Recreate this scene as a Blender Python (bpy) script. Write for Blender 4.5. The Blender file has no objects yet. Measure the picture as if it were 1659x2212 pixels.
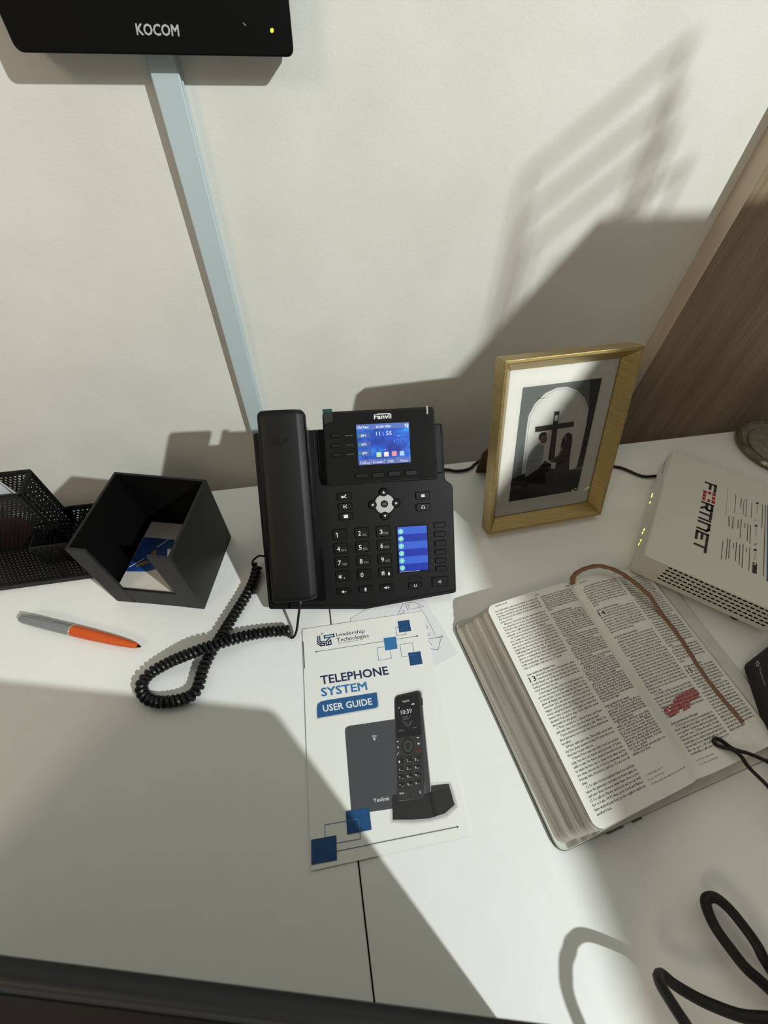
import bpy, bmesh, math, random
from mathutils import Vector, Matrix
random.seed(7)
C = bpy.context.scene.collection
SC = bpy.context.scene
Z0 = 0.75                                   # desk top height; every z below is measured from the desk top

# ------------------------------------------------------------------ camera
cam_d = bpy.data.cameras.new('camera'); cam = bpy.data.objects.new('camera', cam_d); C.objects.link(cam)
R_ = Vector((0.98301, -0.18130, 0.02960)); U_ = Vector((0.12545, 0.78010, 0.61290)); F_ = Vector((0.13420, 0.59880, -0.78956))
R_.normalize(); F_ = (F_ - R_ * F_.dot(R_)).normalized(); U_ = R_.cross(F_)
cam.matrix_world = Matrix(((R_.x, U_.x, -F_.x, 0.0), (R_.y, U_.y, -F_.y, -0.43696), (R_.z, U_.z, -F_.z, 0.475 + Z0), (0, 0, 0, 1)))
cam_d.sensor_fit = 'HORIZONTAL'; cam_d.sensor_width = 36.0; cam_d.lens = 928.25 / 1659 * 36.0
cam_d.clip_start = 0.01; cam_d.clip_end = 50
cam_d.dof.use_dof = True; cam_d.dof.focus_distance = 0.50; cam_d.dof.aperture_fstop = 14.0
SC.camera = cam
# ------------------------------------------------------------------ light
w = bpy.data.worlds.new('room_ambience'); SC.world = w; w.use_nodes = True
w.node_tree.nodes['Background'].inputs['Color'].default_value = (1.0, 0.95, 0.86, 1)
w.node_tree.nodes['Background'].inputs['Strength'].default_value = 0.235
ld = bpy.data.lights.new('ceiling_lamp', 'AREA'); ld.shape = 'DISK'; ld.size = 0.052
ld.energy = 71.0; ld.color = (0.945, 1.0, 0.99)
lamp = bpy.data.objects.new('ceiling_lamp', ld); C.objects.link(lamp)
LAMP = Vector((1.502, -1.862, 1.827 + Z0)); lamp.location = LAMP
lamp.rotation_euler = (Vector((0.1, -0.1, 0.1 + Z0)) - LAMP).to_track_quat('-Z', 'Y').to_euler()
wl = bpy.data.lights.new('added_warm_fill', 'AREA'); wl.shape = 'DISK'; wl.size = 0.6; wl.energy = 9.5; wl.color = (1.0, 0.78, 0.54)  # unseen warm fill, added to lift the board's edge and the shaded wall
wlo = bpy.data.objects.new('added_warm_fill', wl); C.objects.link(wlo); wlo.location = (-1.5, -1.5, 1.5 + Z0)
wlo.rotation_euler = (Vector((0.4, 0.1, 0.1 + Z0)) - Vector(wlo.location)).to_track_quat('-Z', 'Y').to_euler()
SC.view_settings.view_transform = 'Standard'; SC.view_settings.look = 'None'
SC.view_settings.exposure = 0.0; SC.view_settings.gamma = 1.0; SC.view_settings.use_curve_mapping = False

# ------------------------------------------------------------------ helpers
class Fr:
    def __init__(s, o, u, v, n=None):
        s.o = Vector(o); s.u = Vector(u).normalized(); s.v = Vector(v).normalized()
        s.n = Vector(n).normalized() if n is not None else s.u.cross(s.v)
    def P(s, a, b, c=0.0): return s.o + s.u * a + s.v * b + s.n * c
    def off(s, a, b, c): return Fr(s.P(a, b, c), s.u, s.v, s.n)
XY = Fr((0, 0, 0), (1, 0, 0), (0, 1, 0))
def yaw(o, ang): return Fr(o, (math.cos(ang), math.sin(ang), 0), (-math.sin(ang), math.cos(ang), 0))
def rrect(u0, u1, v0, v1, r, k=5):
    pts = []
    for cx, cy, a0 in ((u1 - r, v0 + r, -90), (u1 - r, v1 - r, 0), (u0 + r, v1 - r, 90), (u0 + r, v0 + r, 180)):
        for i in range(k + 1):
            a = math.radians(a0 + 90 * i / k); pts.append((cx + r * math.cos(a), cy + r * math.sin(a)))
    return pts
def rpoly(poly, r, k=4):
    """polygon with its corners rounded"""
    out = []; n = len(poly)
    for i in range(n):
        p = Vector(poly[i]); a = Vector(poly[i - 1]) - p; b = Vector(poly[(i + 1) % n]) - p
        d = min(r, a.length * .45, b.length * .45); A = p + a.normalized() * d; B = p + b.normalized() * d
        for j in range(k + 1):
            t = j / k; q = A * (1 - t) ** 2 + p * 2 * t * (1 - t) + B * t * t; out.append((q.x, q.y))
    return out
class MB:
    def __init__(s): s.v = []; s.f = []; s.m = []; s.uv = {}
    def add(s, vs, fs, m=0):
        b = len(s.v); s.v += [Vector(x) for x in vs]; s.f += [tuple(b + i for i in f) for f in fs]; s.m += [m] * len(fs); return s
    def box(s, fr, u0, u1, v0, v1, n0, n1, m=0):
        vs = [fr.P(a, b, c) for c in (n0, n1) for b in (v0, v1) for a in (u0, u1)]
        return s.add(vs, [(0, 2, 3, 1), (4, 5, 7, 6), (0, 1, 5, 4), (2, 6, 7, 3), (0, 4, 6, 2), (1, 3, 7, 5)], m)
    def prism(s, fr, poly, n0, n1, m=0, scale=None):
        k = len(poly); g = (lambda t, x: t(*x) if callable(t) else t)
        lo = [fr.P(a, b, g(n0, (a, b))) for a, b in poly]; hi = [fr.P(a, b, g(n1, (a, b))) for a, b in poly]
        return s.add(lo + hi, [tuple(range(k))[::-1], tuple(range(k, 2 * k))] + [(i, (i + 1) % k, k + (i + 1) % k, k + i) for i in range(k)], m)
    def dome(s, fr, poly, n0, n1, inset, m=0):
        """prism whose top edge is chamfered inwards"""
        k = len(poly); cx = sum(p[0] for p in poly) / k; cy = sum(p[1] for p in poly) / k
        def ins(p):
            d = math.hypot(p[0] - cx, p[1] - cy) or 1; q = (d - inset) / d; return (cx + (p[0] - cx) * q, cy + (p[1] - cy) * q)
        lo = [fr.P(a, b, n0) for a, b in poly]; md = [fr.P(a, b, n1 - inset * .7) for a, b in poly]; hi = [fr.P(*ins(p), n1) for p in poly]
        fs = [tuple(range(k))[::-1], tuple(range(2 * k, 3 * k))]
        for o in (0, k): fs += [(o + i, o + (i + 1) % k, o + k + (i + 1) % k, o + k + i) for i in range(k)]
        return s.add(lo + md + hi, fs, m)
    def tube(s, pts, r, seg=8, caps=True, m=0, flat=1.0):
        pts = [Vector(p) for p in pts]; rings = []; t0 = (pts[1] - pts[0]).normalized()
        up = Vector((0, 0, 1)) if abs(t0.z) < .9 else Vector((1, 0, 0)); nrm = (up - t0 * up.dot(t0)).normalized()
        for i, p in enumerate(pts):
            t = ((pts[min(i + 1, len(pts) - 1)] - pts[max(i - 1, 0)])).normalized()
            nrm = (nrm - t * nrm.dot(t)).normalized(); bi = t.cross(nrm); rr = r[i] if isinstance(r, (list, tuple)) else r
            rings.append([p + nrm * (rr * flat * math.cos(2 * math.pi * j / seg)) + bi * (rr * math.sin(2 * math.pi * j / seg)) for j in range(seg)])
        vs = [q for rg in rings for q in rg]; fs = []
        for i in range(len(pts) - 1):
            for j in range(seg): fs.append((i * seg + j, i * seg + (j + 1) % seg, (i + 1) * seg + (j + 1) % seg, (i + 1) * seg + j))
        if caps: fs += [tuple(range(seg))[::-1], tuple((len(pts) - 1) * seg + j for j in range(seg))]
        return s.add(vs, fs, m)
    def lathe(s, fr, prof, seg=24, m=0):
        vs = []; fs = []
        for r, h in prof: vs += [fr.P(r * math.cos(2 * math.pi * j / seg), r * math.sin(2 * math.pi * j / seg), h) for j in range(seg)]
        for i in range(len(prof) - 1):
            for j in range(seg): fs.append((i * seg + j, i * seg + (j + 1) % seg, (i + 1) * seg + (j + 1) % seg, (i + 1) * seg + j))
        fs += [tuple(range(seg))[::-1], tuple((len(prof) - 1) * seg + j for j in range(seg))]
        return s.add(vs, fs, m)
    def grid(s, P, nu, nv, m=0, uvf=None):
        b0 = len(s.f)
        s.add([P(i / nu, j / nv) for j in range(nv + 1) for i in range(nu + 1)],
              [(j * (nu + 1) + i, j * (nu + 1) + i + 1, (j + 1) * (nu + 1) + i + 1, (j + 1) * (nu + 1) + i) for j in range(nv) for i in range(nu)], m)
        if uvf:
            k = b0
            for j in range(nv):
                for i in range(nu):
                    s.uv[k] = [uvf(a / nu, b / nv) for a, b in ((i, j), (i + 1, j), (i + 1, j + 1), (i, j + 1))]; k += 1
        return s
def catmull(pts, n=8):
    pts = [Vector(p) for p in pts]; out = []
    for i in range(len(pts) - 1):
        p0 = pts[max(i - 1, 0)]; p1 = pts[i]; p2 = pts[i + 1]; p3 = pts[min(i + 2, len(pts) - 1)]
        for k in range(n):
            t = k / n; out.append(.5 * ((2 * p1) + (p2 - p0) * t + (2 * p0 - 5 * p1 + 4 * p2 - p3) * t * t + (3 * p1 - p0 - 3 * p2 + p3) * t ** 3))
    out.append(pts[-1]); return out
BASE = {}
def thing(name, label, cat, base, group=None):
    o = bpy.data.objects.new(name, None); C.objects.link(o); o.empty_display_size = .02
    o.location = (base[0], base[1], base[2] + Z0); o['label'] = label; o['category'] = cat
    if group: o['group'] = group
    BASE[o.name] = Vector(base); return o
def root(o):
    while o.parent: o = o.parent
    return o
def ob(name, mb, mats, parent=None, base=None, bevel=0, seg=2, smooth=True, label=None, cat=None, kind=None, group=None, solid=0, sub=0):
    if not isinstance(mats, (list, tuple)): mats = [mats]
    if parent is not None: b = BASE[root(parent).name]
    else: b = Vector(base) if base is not None else mb.v[0].copy()
    me = bpy.data.meshes.new(name); me.from_pydata([tuple(x - b) for x in mb.v], [], mb.f)
    for m in mats: me.materials.append(m)
    me.polygons.foreach_set('material_index', mb.m)
    if mb.uv:
        uvl = me.uv_layers.new(name='uv')
        for fi, co in mb.uv.items():
            for li, c in zip(me.polygons[fi].loop_indices, co): uvl.data[li].uv = c
    me.validate(); me.update()
    o = bpy.data.objects.new(name, me); C.objects.link(o)
    if parent is not None: o.parent = parent
    else: o.location = b + Vector((0, 0, Z0)); BASE[o.name] = b
    if solid: md = o.modifiers.new('thick', 'SOLIDIFY'); md.thickness = solid; md.offset = 0
    if bevel:
        md = o.modifiers.new('edge', 'BEVEL'); md.width = bevel; md.segments = seg; md.limit_method = 'ANGLE'; md.angle_limit = math.radians(35)
    if sub: md = o.modifiers.new('round', 'SUBSURF'); md.levels = sub; md.render_levels = sub
    if smooth: me.shade_smooth(); me.set_sharp_from_angle(angle=math.radians(32))
    if label: o['label'] = label
    if cat: o['category'] = cat
    if kind: o['kind'] = kind
    if group: o['group'] = group
    return o

# ------------------------------------------------------------------ materials
def nmat(name):
    m = bpy.data.materials.new(name); m.use_nodes = True; nt = m.node_tree
    return m, nt, nt.nodes['Principled BSDF']
def mat(name, col, rough=.5, metal=0.0, var=0.0, vscale=20, bump=0.0, bscale=200, spec=.5, stretch=None, emit=None, es=1.0):
    m, nt, p = nmat(name); N = nt.nodes; L = nt.links
    p.inputs['Base Color'].default_value = (*col, 1); p.inputs['Roughness'].default_value = rough; p.inputs['Metallic'].default_value = metal
    p.inputs['Specular IOR Level'].default_value = spec
    tc = N.new('ShaderNodeTexCoord'); mp = N.new('ShaderNodeMapping'); L.new(tc.outputs['Object'], mp.inputs['Vector'])
    if stretch: mp.inputs['Scale'].default_value = stretch
    if var:
        nz = N.new('ShaderNodeTexNoise'); nz.inputs['Scale'].default_value = vscale; nz.inputs['Detail'].default_value = 4
        L.new(mp.outputs['Vector'], nz.inputs['Vector'])
        cr = N.new('ShaderNodeValToRGB'); cr.color_ramp.elements[0].color = (*[c * (1 - var) for c in col], 1); cr.color_ramp.elements[1].color = (*[min(1, c * (1 + var)) for c in col], 1)
        cr.color_ramp.elements[0].position = .3; cr.color_ramp.elements[1].position = .7
        L.new(nz.outputs['Fac'], cr.inputs['Fac']); L.new(cr.outputs['Color'], p.inputs['Base Color'])
    if bump:
        nb = N.new('ShaderNodeTexNoise'); nb.inputs['Scale'].default_value = bscale; nb.inputs['Detail'].default_value = 5
        L.new(mp.outputs['Vector'], nb.inputs['Vector'])
        bp = N.new('ShaderNodeBump'); bp.inputs['Strength'].default_value = bump; bp.inputs['Distance'].default_value = .001
        L.new(nb.outputs['Fac'], bp.inputs['Height']); L.new(bp.outputs['Normal'], p.inputs['Normal'])
    if emit:
        p.inputs['Emission Color'].default_value = (*emit, 1); p.inputs['Emission Strength'].default_value = es
    return m
def clear(name, tint=(1, 1, 1), rough=.02):
    """thin clear pane: mostly see-through, glossy at grazing angles"""
    m = bpy.data.materials.new(name); m.use_nodes = True; nt = m.node_tree; N = nt.nodes; N.clear()
    o = N.new('ShaderNodeOutputMaterial'); t = N.new('ShaderNodeBsdfTransparent'); g = N.new('ShaderNodeBsdfGlossy'); mx = N.new('ShaderNodeMixShader'); f = N.new('ShaderNodeFresnel')
    f.inputs['IOR'].default_value = 1.45; t.inputs['Color'].default_value = (*tint, 1); g.inputs['Roughness'].default_value = rough
    nt.links.new(f.outputs[0], mx.inputs[0]); nt.links.new(t.outputs[0], mx.inputs[1]); nt.links.new(g.outputs[0], mx.inputs[2]); nt.links.new(mx.outputs[0], o.inputs[0]); return m
M = {}
# plaster wall: fine roller texture and a few nicks
def wall_mat():
    m, nt, p = nmat('painted_plaster'); N = nt.nodes; L = nt.links
    tc = N.new('ShaderNodeTexCoord'); p.inputs['Roughness'].default_value = .75; p.inputs['Specular IOR Level'].default_value = .25
    n1 = N.new('ShaderNodeTexNoise'); n1.inputs['Scale'].default_value = 420; n1.inputs['Detail'].default_value = 3
    n2 = N.new('ShaderNodeTexNoise'); n2.inputs['Scale'].default_value = 130; n2.inputs['Detail'].default_value = 6
    n3 = N.new('ShaderNodeTexNoise'); n3.inputs['Scale'].default_value = 9; n3.inputs['Detail'].default_value = 3
    for n in (n1, n2, n3): L.new(tc.outputs['Object'], n.inputs['Vector'])
    ad = N.new('ShaderNodeMath'); ad.operation = 'ADD'; L.new(n1.outputs['Fac'], ad.inputs[0]); L.new(n2.outputs['Fac'], ad.inputs[1])
    b = N.new('ShaderNodeBump'); b.inputs['Strength'].default_value = .20; b.inputs['Distance'].default_value = .0011; L.new(ad.outputs[0], b.inputs['Height']); L.new(b.outputs['Normal'], p.inputs['Normal'])
    cr = N.new('ShaderNodeValToRGB'); cr.color_ramp.elements[0].color = (.68, .675, .62, 1); cr.color_ramp.elements[1].color = (.73, .725, .67, 1)
    cr.color_ramp.elements[0].position = .35; cr.color_ramp.elements[1].position = .65; L.new(n3.outputs['Fac'], cr.inputs['Fac']); L.new(cr.outputs['Color'], p.inputs['Base Color']); return m
M['wall'] = wall_mat()
M['floor'] = mat('floor_tile', (.35, .33, .30), .4, var=.1, vscale=3)
M['desk'] = mat('white_laminate', (.80, .81, .78), .38, var=.012, vscale=60, spec=.45)
M['deskedge'] = mat('laminate_edge_banding', (.62, .63, .61), .5, var=.03, vscale=40)
M['trunk'] = mat('grey_blue_plastic', (.47, .56, .58), .5, var=.02, vscale=15)
def wood():
    m, nt, p = nmat('oak_laminate'); N = nt.nodes; L = nt.links; p.inputs['Roughness'].default_value = .55
    tc = N.new('ShaderNodeTexCoord'); mp = N.new('ShaderNodeMapping'); mp.inputs['Scale'].default_value = (60, 60, 1.6); L.new(tc.outputs['Object'], mp.inputs['Vector'])
    n = N.new('ShaderNodeTexNoise'); n.inputs['Scale'].default_value = 6; n.inputs['Detail'].default_value = 6; L.new(mp.outputs['Vector'], n.inputs['Vector'])
    mp2 = N.new('ShaderNodeMapping'); mp2.inputs['Scale'].default_value = (13, 13, .35); L.new(tc.outputs['Object'], mp2.inputs['Vector'])
    n2 = N.new('ShaderNodeTexNoise'); n2.inputs['Scale'].default_value = 1.5; n2.inputs['Detail'].default_value = 1; L.new(mp2.outputs['Vector'], n2.inputs['Vector'])
    ad = N.new('ShaderNodeMath'); ad.operation = 'ADD'; ad.use_clamp = False; L.new(n.outputs['Fac'], ad.inputs[0]); L.new(n2.outputs['Fac'], ad.inputs[1])
    hf = N.new('ShaderNodeMath'); hf.operation = 'MULTIPLY'; hf.inputs[1].default_value = .5; L.new(ad.outputs[0], hf.inputs[0])
    cr = N.new('ShaderNodeValToRGB'); cr.color_ramp.elements[0].color = (.17, .118, .068, 1); cr.color_ramp.elements[1].color = (.33, .245, .158, 1)
    cr.color_ramp.elements[0].position = .36; cr.color_ramp.elements[1].position = .64; L.new(hf.outputs[0], cr.inputs['Fac']); L.new(cr.outputs['Color'], p.inputs['Base Color']); return m
M['wood'] = wood()
M['woodbounce'] = mat('oak_edge_bounce_lit', (.56, .47, .36), .6, var=.08, vscale=60, stretch=(1, 1, .1))  # oak painted paler, standing in for warm bounce off the wall
M['blk'] = mat('black_plastic', (.0040, .0040, .0039), .5, bump=.12, bscale=1400, spec=.25)
M['blk2'] = mat('black_plastic_keys', (.0038, .0038, .0042), .42, spec=.28)
M['blkgloss'] = mat('black_gloss_plastic', (.006, .006, .006), .16, spec=.5)
M['gap'] = mat('dark_recess', (.002, .002, .002), .8, spec=.1)
M['hand'] = mat('handset_plastic', (.0040, .0040, .0039), .44, bump=.16, bscale=1500, spec=.27)
M['silver'] = mat('silver_plastic', (.62, .62, .60), .33, .7, spec=.5)
M['cord'] = mat('black_cord_rubber', (0.0060, 0.0055, 0.0060), .38, spec=.33)
M['cable'] = mat('black_cable_sheath', (0.0070, 0.0060, 0.0060), .55, spec=.33)
M['inter'] = mat('intercom_black_shell', (.0022, .0022, .0024), .55, spec=.14)
M['flange'] = mat('leatherette_front', (.014, .0132, .0125), .55, bump=.15, bscale=500, spec=.35)
M['innerblk'] = mat('inner_face_black', (.0022, .0021, .002), .7, spec=.12)  # inner faces of the cube, a darker black than the outside
M['leather'] = mat('black_leatherette', (.0062, .0058, .0052), .5, bump=.15, bscale=500, spec=.33)
M['mesh'] = mat('black_coated_steel', (.0036, .0036, .0036), .45, spec=.24)
M['gold'] = mat('brushed_gold', (.43, .315, .13), .33, .82, var=.16, vscale=40, stretch=(1, 1, 18), bump=.1, bscale=300)
M['goldh'] = mat('brushed_gold_across', (.43, .315, .13), .33, .82, var=.16, vscale=40, stretch=(1, 18, 18), bump=.1, bscale=300)
M['matb'] = mat('passepartout_card', (.78, .76, .69), .7)
M['brown'] = mat('brown_felt_board', (.10, .055, .03), .9, var=.1, vscale=80)
M['pane'] = clear('picture_glass')
M['router'] = mat('router_white_paint', (.62, .62, .54), .55, bump=.03, bscale=900)
M['routerface'] = mat('router_front_plastic', (.66, .67, .62), .45)
M['ledg'] = mat('green_led', (.2, .5, .05), .4, emit=(.55, 1.0, .08), es=6)
M['ledy'] = mat('yellow_led', (.5, .5, .05), .4, emit=(.85, 1.0, .03), es=1.3)
M['paper'] = mat('bible_paper', (.765, .755, .695), .8, var=.02, vscale=25, spec=.2)
M['cover'] = mat('bible_cover_mint', (.58, .60, .53), .7, var=.06, vscale=60)
M['coverdk'] = mat('bible_cover_worn_edge', (.12, .13, .12), .8, var=.3, vscale=120)
M['ribbon'] = mat('brown_ribbon', (.23, .115, .06), .6, var=.1, vscale=300, spec=.4)
M['brow'] = mat('brochure_card', (.80, .80, .755), .42, spec=.4)
M['sheet'] = mat('drawing_paper', (.72, .73, .74), .8)
M['note'] = mat('note_paper', (.55, .52, .46), .85, var=.04, vscale=60)
M['alu'] = mat('pen_grey_metal', (.27, .28, .29), .42, .35)
M['orange'] = mat('pen_orange_rubber', (.62, .088, .008), .5)
M['lap'] = mat('laptop_black', (0.0060, 0.0060, 0.0065), .5, spec=.33)
M['cab'] = mat('grey_cabinet_steel', (.5, .5, .48), .5)
M['wire'] = mat('black_wire', (.02, .02, .02), .4)
M['pouch'] = mat('black_woven_pouch', (.016, .016, .017), .9, var=.5, vscale=900, bump=.6, bscale=900)
M['tabg'] = mat('green_pull_tab', (.005, .055, .045), .35)
M['film'] = mat('screen_film', (.022, .028, .026), .25)
M['photocard'] = mat('blue_picture_card', (.012, .05, .22), .35, var=.5, vscale=25)
M['redbox'] = mat('red_notebook_cover', (.16, .015, .015), .6)
M['card'] = mat('pale_blue_card', (.72, .76, .85), .6)
M['bowl'] = mat('smoky_cut_glass', (.095, .078, .05), .22, spec=.6, var=.4, vscale=120, bump=.6, bscale=130)
INK = {'navy': (.012, .022, .085), 'blue': (.010, .066, .185), 'sky': (.032, .17, .40), 'badge': (.016, .10, .26), 'white': (.78, .78, .76), 'grey': (.28, .28, .29), 'slate': (.066, .066, .075), 'slate2': (.05, .05, .052),
       'ink': (.010, .010, .011), 'ink2': (.022, .021, .021), 'ink3': (.034, .033, .034), 'red': (.33, .012, .012), 'black': (.010, .010, .018), 'pencil': (.13, .13, .14), 'silver': (.45, .46, .48),
       'pgrey': (.155, .165, .15), 'pdark': (.012, .011, .010), 'pwhite': (.70, .69, .64), 'pline': (.30, .28, .26), 'pcross': (.035, .028, .024), 'pshirt': (.33, .345, .34), 'pskin': (.20, .11, .08), 'pdress': (.035, .022, .018), 'paper': (.7, .7, .7)}
for k, c in INK.items(): M['i_' + k] = mat('print_' + k, c, .5, var=.03, vscale=200, spec=.35)
LCD = {'lcd0': (.012, .055, .42), 'lcd1': (.10, .17, .52), 'lcd2': (.05, .12, .40), 'lcd3': (.11, .16, .45), 'lcd4': (.008, .10, .62), 'lcd5': (.02, .22, .80), 'lcd6': (.25, .45, .9), 'lcdgreen': (.02, .30, .22), 'glow': (.82, .90, 1.0),
       'lcdlime': (.55, .82, .45), 'lcdcream': (.95, .85, .80), 'lcdpink': (.85, .32, .36), 'lcdsky': (.40, .62, .90), 'lcdA': (.035, .12, .62), 'lcdB': (.004, .03, .38), 'lcdring': (.35, .75, .85), 'lcddisc': (.10, .60, .50), 'lcdleaf': (.80, 1.0, .70)}
for k, c in LCD.items(): M['i_' + k] = mat('screen_' + k, (.01, .01, .01), .3, emit=c, es=1.0)
def nebula():
    m, nt, p = nmat('screen_wallpaper'); N = nt.nodes; L = nt.links; tc = N.new('ShaderNodeTexCoord')
    n = N.new('ShaderNodeTexNoise'); n.inputs['Scale'].default_value = 55; n.inputs['Detail'].default_value = 5; n.inputs['Roughness'].default_value = .6; L.new(tc.outputs['Object'], n.inputs['Vector'])
    cr = N.new('ShaderNodeValToRGB'); e = cr.color_ramp.elements; e[0].position = .36; e[0].color = (.006, .03, .30, 1); e[1].position = .72; e[1].color = (.03, .36, .95, 1); x = e.new(.52); x.color = (.012, .10, .62, 1)
    L.new(n.outputs['Fac'], cr.inputs['Fac']); p.inputs['Base Color'].default_value = (.01, .01, .01, 1); p.inputs['Roughness'].default_value = .3
    L.new(cr.outputs['Color'], p.inputs['Emission Color']); p.inputs['Emission Strength'].default_value = 1.0; return m
M['i_lcd0'] = nebula()

# ------------------------------------------------------------------ lettering and printed graphics
_cache = {}
def text_geo(s, bold=0.0, res=2):
    k = (s, bold, res)
    if k in _cache: return _cache[k]
    cu = bpy.data.curves.new('t', 'FONT'); cu.body = s; cu.size = 1.0; cu.offset = bold; cu.resolution_u = res; cu.dimensions = '2D'; cu.fill_mode = 'FRONT'
    o = bpy.data.objects.new('t', cu); C.objects.link(o); dg = bpy.context.evaluated_depsgraph_get(); dg.update()
    me = bpy.data.meshes.new_from_object(o.evaluated_get(dg), depsgraph=dg)
    vs = [(v.co.x, v.co.y) for v in me.vertices]; fs = [tuple(p.vertices) for p in me.polygons]
    bpy.data.objects.remove(o); bpy.data.curves.remove(cu); bpy.data.meshes.remove(me)
    x0 = min(v[0] for v in vs); x1 = max(v[0] for v in vs); _cache[k] = ([(a - x0, b) for a, b in vs], fs, x1 - x0); return _cache[k]
CAP = max(v[1] for v in text_geo('H')[0])
def put_text(mb, s, p0, p1, p2, P, m=0, bold=0.0, res=2):
    """bold: stroke thickening in ems, made by shifted copies"""
    vs, fs, wd = text_geo(s, 0.0, res); ax = (p1[0] - p0[0], p1[1] - p0[1]); ay = (p2[0] - p0[0], p2[1] - p0[1])
    q0 = Vector(P(p0[0], p0[1])); nn = (Vector(P(p1[0], p1[1])) - q0).cross(Vector(P(p2[0], p2[1])) - q0).normalized()
    sh = [(0, 0)] if not bold else [(-bold, 0), (bold, 0)] if res == 1 else [(-bold, -bold), (bold, -bold), (-bold, bold), (bold, bold)]
    for kk, (dx, dy) in enumerate(sh):
        mb.add([Vector(P(p0[0] + ax[0] * (x + dx) / wd + ay[0] * (y + dy) / CAP, p0[1] + ax[1] * (x + dx) / wd + ay[1] * (y + dy) / CAP)) + nn * (kk * 8e-6) for x, y in vs], fs, m)
def put_line(mb, pts, wd, P, m=0):
    for a, b in zip(pts[:-1], pts[1:]):
        d = Vector((b[0] - a[0], b[1] - a[1]));
        if d.length < 1e-9: continue
        d.normalize(); q = Vector((-d.y, d.x)) * wd / 2; e = d * wd * .5
        mb.add([P(a[0] - e.x + q.x, a[1] - e.y + q.y), P(a[0] - e.x - q.x, a[1] - e.y - q.y), P(b[0] + e.x - q.x, b[1] + e.y - q.y), P(b[0] + e.x + q.x, b[1] + e.y + q.y)], [(0, 1, 2, 3)], m)
def sheet(name, items, P, parent, n0=.00012, step=5e-6, label=None):
    """printed graphics: P(x_mm, y_mm, height) -> point"""
    mats = []; mb = MB()
    def mi(k):
        mm = M['i_' + k]
        if mm not in mats: mats.append(mm)
        return mats.index(mm)
    for i, it in enumerate(items):
        h = n0 + step * i; Q = lambda x, y, h=h: P(x, y, h)
        if it[0] == 'P': mb.add([Q(*p) for p in it[2]], [tuple(range(len(it[2])))], mi(it[1]))
        elif it[0] == 'L': put_line(mb, it[3], it[2], Q, mi(it[1]))
        else: put_text(mb, it[2], it[3], it[4], it[5], Q, mi(it[1]), it[6] if len(it) > 6 else 0.0)
    return ob(name, mb, mats, parent, smooth=False, label=label)
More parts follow.
